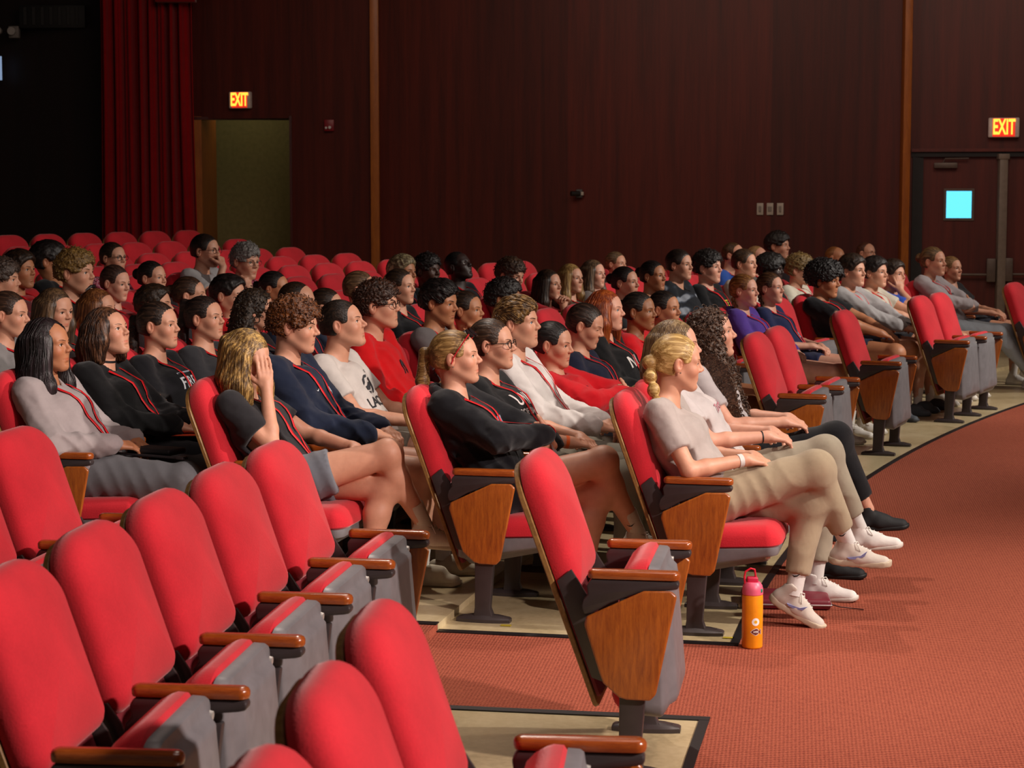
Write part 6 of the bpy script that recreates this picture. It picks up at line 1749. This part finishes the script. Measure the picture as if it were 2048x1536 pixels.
def disc(r, n=28, inner=0.0):
    mb = MB(); c = [mb.bm.verts.new((r * math.cos(2 * PI * i / n), r * math.sin(2 * PI * i / n), 0)) for i in range(n)]
    if inner:
        d_ = [mb.bm.verts.new((inner * math.cos(2 * PI * i / n), inner * math.sin(2 * PI * i / n), 0)) for i in range(n)]
        for i in range(n): mb.bm.faces.new((c[i], c[(i + 1) % n], d_[(i + 1) % n], d_[i]))
    else: mb.bm.faces.new(c)
    me = bpy.data.meshes.new('sticker'); mb.bm.to_mesh(me); mb.bm.free(); return me


ph = math.radians(-78)
on_cyl(disc(.0155, 28, .006), .0415, ph, .110, plain('sticker_white', '#f0ece8', .5), 'daisy_sticker', .0006)
on_cyl(disc(.0065), .0415, ph, .110, plain('sticker_yellow', '#e8b020', .5), 'daisy_centre', .0007)
fish = [(-.021, 0), (-.012, .008), (0, .013), (.006, .011), (.013, .003), (.021, .011), (.021, -.010), (.013, -.003), (.006, -.010), (-.002, -.013), (-.013, -.007)]
on_cyl(shape_mesh([[(x * 1.12, y * 1.15) for x, y in fish]]), .0415, ph + .05, .070, plain('sticker_white', '#f0ece8', .5), 'fish_outline', .0005)
on_cyl(shape_mesh([fish]), .0415, ph + .05, .070, plain('sticker_maroon', '#6a2a20', .5), 'fish_sticker', .0009)
me = text_mesh('HYD', .010, 0, .0004); on_cyl(me, .0415, ph + .03, .070, plain('sticker_white', '#f0ece8', .5), 'fish_lettering', .0013)

# maroon binder lying under the second seat
Rt = CTX['F2']['root']
t2 = thing('binder', 'maroon zip binder lying flat on the floor under the front seats', 'binder', tuple(w2(.30, -.12, .0, Rt)), Rt.rotation_euler.z + .15)
mb = MB(); mb.box(-.19, .19, -.13, .13, .0, .045); mb.bevel(.014, 3); mb.build('cover', plain('maroon_vinyl', '#7a1f30', .45), t2)
mb = MB(); mb.tube([(-.193, -.133, .022), (.193, -.133, .022), (.193, .133, .022), (-.193, .133, .022)], .004, 6); mb.build('zip', plain('zip_metal', '#b8aeb0', .3, .6), t2)
mb = MB(); mb.tube([(.19, -.10, .022), (.23, -.12, .015), (.28, -.10, .006), (.33, -.12, .005)], .003, 6); mb.build('strap', plain('cord_brown', '#4a2018', .7), t2)

# orange envelopes and a black strap on laps in the fourth row
Rt = CTX['A16']['root']
for j, (u, v, z, a, lab) in enumerate(((.30, -.02, .632, .3, 'orange envelope on the lap of the brown bob girl'), (.33, .40, .632, -.2, 'orange envelope on the lap of the black t-shirt ponytail girl'))):
    t3 = thing('envelope', lab, 'envelope', tuple(w2(u, v, z, Rt)), Rt.rotation_euler.z + a)
    mb = MB(); mb.box(-.13, .13, -.09, .09, 0, .006); mb.bevel(.002); mb.build('paper', plain('orange_paper', '#e04a20', .7), t3)
    mb = MB(); mb.prism([(-.13, .09), (.13, .09), (0, .0)], .006, .0075, 2); mb.build('flap', plain('orange_paper_flap', '#d04018', .7), t3)
Rt = CTX['A15']['root']
t4 = thing('bag', 'small black bag with strap lying across the pale hoodie girl\'s lap', 'bag', tuple(w2(.30, .02, .60, Rt)), Rt.rotation_euler.z - .25)
mb = MB(); mb.box(-.10, .13, -.07, .06, .012, .040); mb.bevel(.012, 3); mb.build('pouch', plain('black_nylon', '#17161a', .6), t4)
mb = MB(); mb.prism([(-.16, -.10), (.24, -.115), (.24, -.085), (-.16, -.07)], .012, .018, 2); mb.build('strap', plain('strap_nylon', '#231c20', .6), t4)
mb = MB(); mb.box(.20, .235, -.118, -.082, .010, .022); mb.bevel(.003); mb.build('buckle', plain('buckle', '#3a3436', .35, .3), t4)
# grey folder between the boys at right
Rt = CTX['E1']['root']
t5 = thing('folder', 'dark grey folder held open between the two shaggy-haired boys at right', 'folder', tuple(w2(.36, .18, .70, Rt)), Rt.rotation_euler.z + .3)
for s_ in (-1, 1):
    mb = MB(); mb.box(0, .15, -.11, .11, 0, .004, Matrix.Rotation(-.25, 4, 'Y')) if s_ > 0 else mb.box(-.15, 0, -.11, .11, 0, .004, Matrix.Rotation(.25, 4, 'Y')); mb.build('cover', plain('folder_grey', '#4a474b', .6), t5)
# phone in the lap of the boy in the printed white t-shirt
Rt = CTX['B2']['root']; wv = CTX['B2']['WR'][-1]
t6 = thing('phone', 'dark phone held by the boy in the printed white t-shirt', 'phone', tuple(w2(wv[0] + .13, wv[1] + .04, wv[2] + .02, Rt)), Rt.rotation_euler.z + .4)
mb = MB(); mb.box(-.07, .07, -.035, .035, 0, .009); mb.bevel(.004, 2); mb.build('case', plain('phone_case', '#1c1a2a', .35), t6)
mb = MB(); mb.box(-.064, .064, -.031, .031, .009, .0096); mb.build('screen', plain('phone_screen', '#0c0c12', .1), t6)

# yellow tape marks by the seat feet
for j, (px, py, lab) in enumerate(((1012, 1251, 'short yellow tape strip on the floor by the foot of the sunglasses girl\'s seat'), (1457, 1276, 'short yellow tape strip on the floor beside the orange water bottle'))):
    for Y in np.linspace(7.0, 9.0, 801):
        q = ray_at(px, py, Y)
        if abs(q[2]) < .002: break
    t7 = thing('tape_strip', lab, 'tape', (q[0], q[1], .002), -.2)
    mb = MB(); mb.box(-.022, .022, -.012, .012, 0, .002); mb.build('tape', plain('tape_yellow', '#b8a42a', .6), t7)
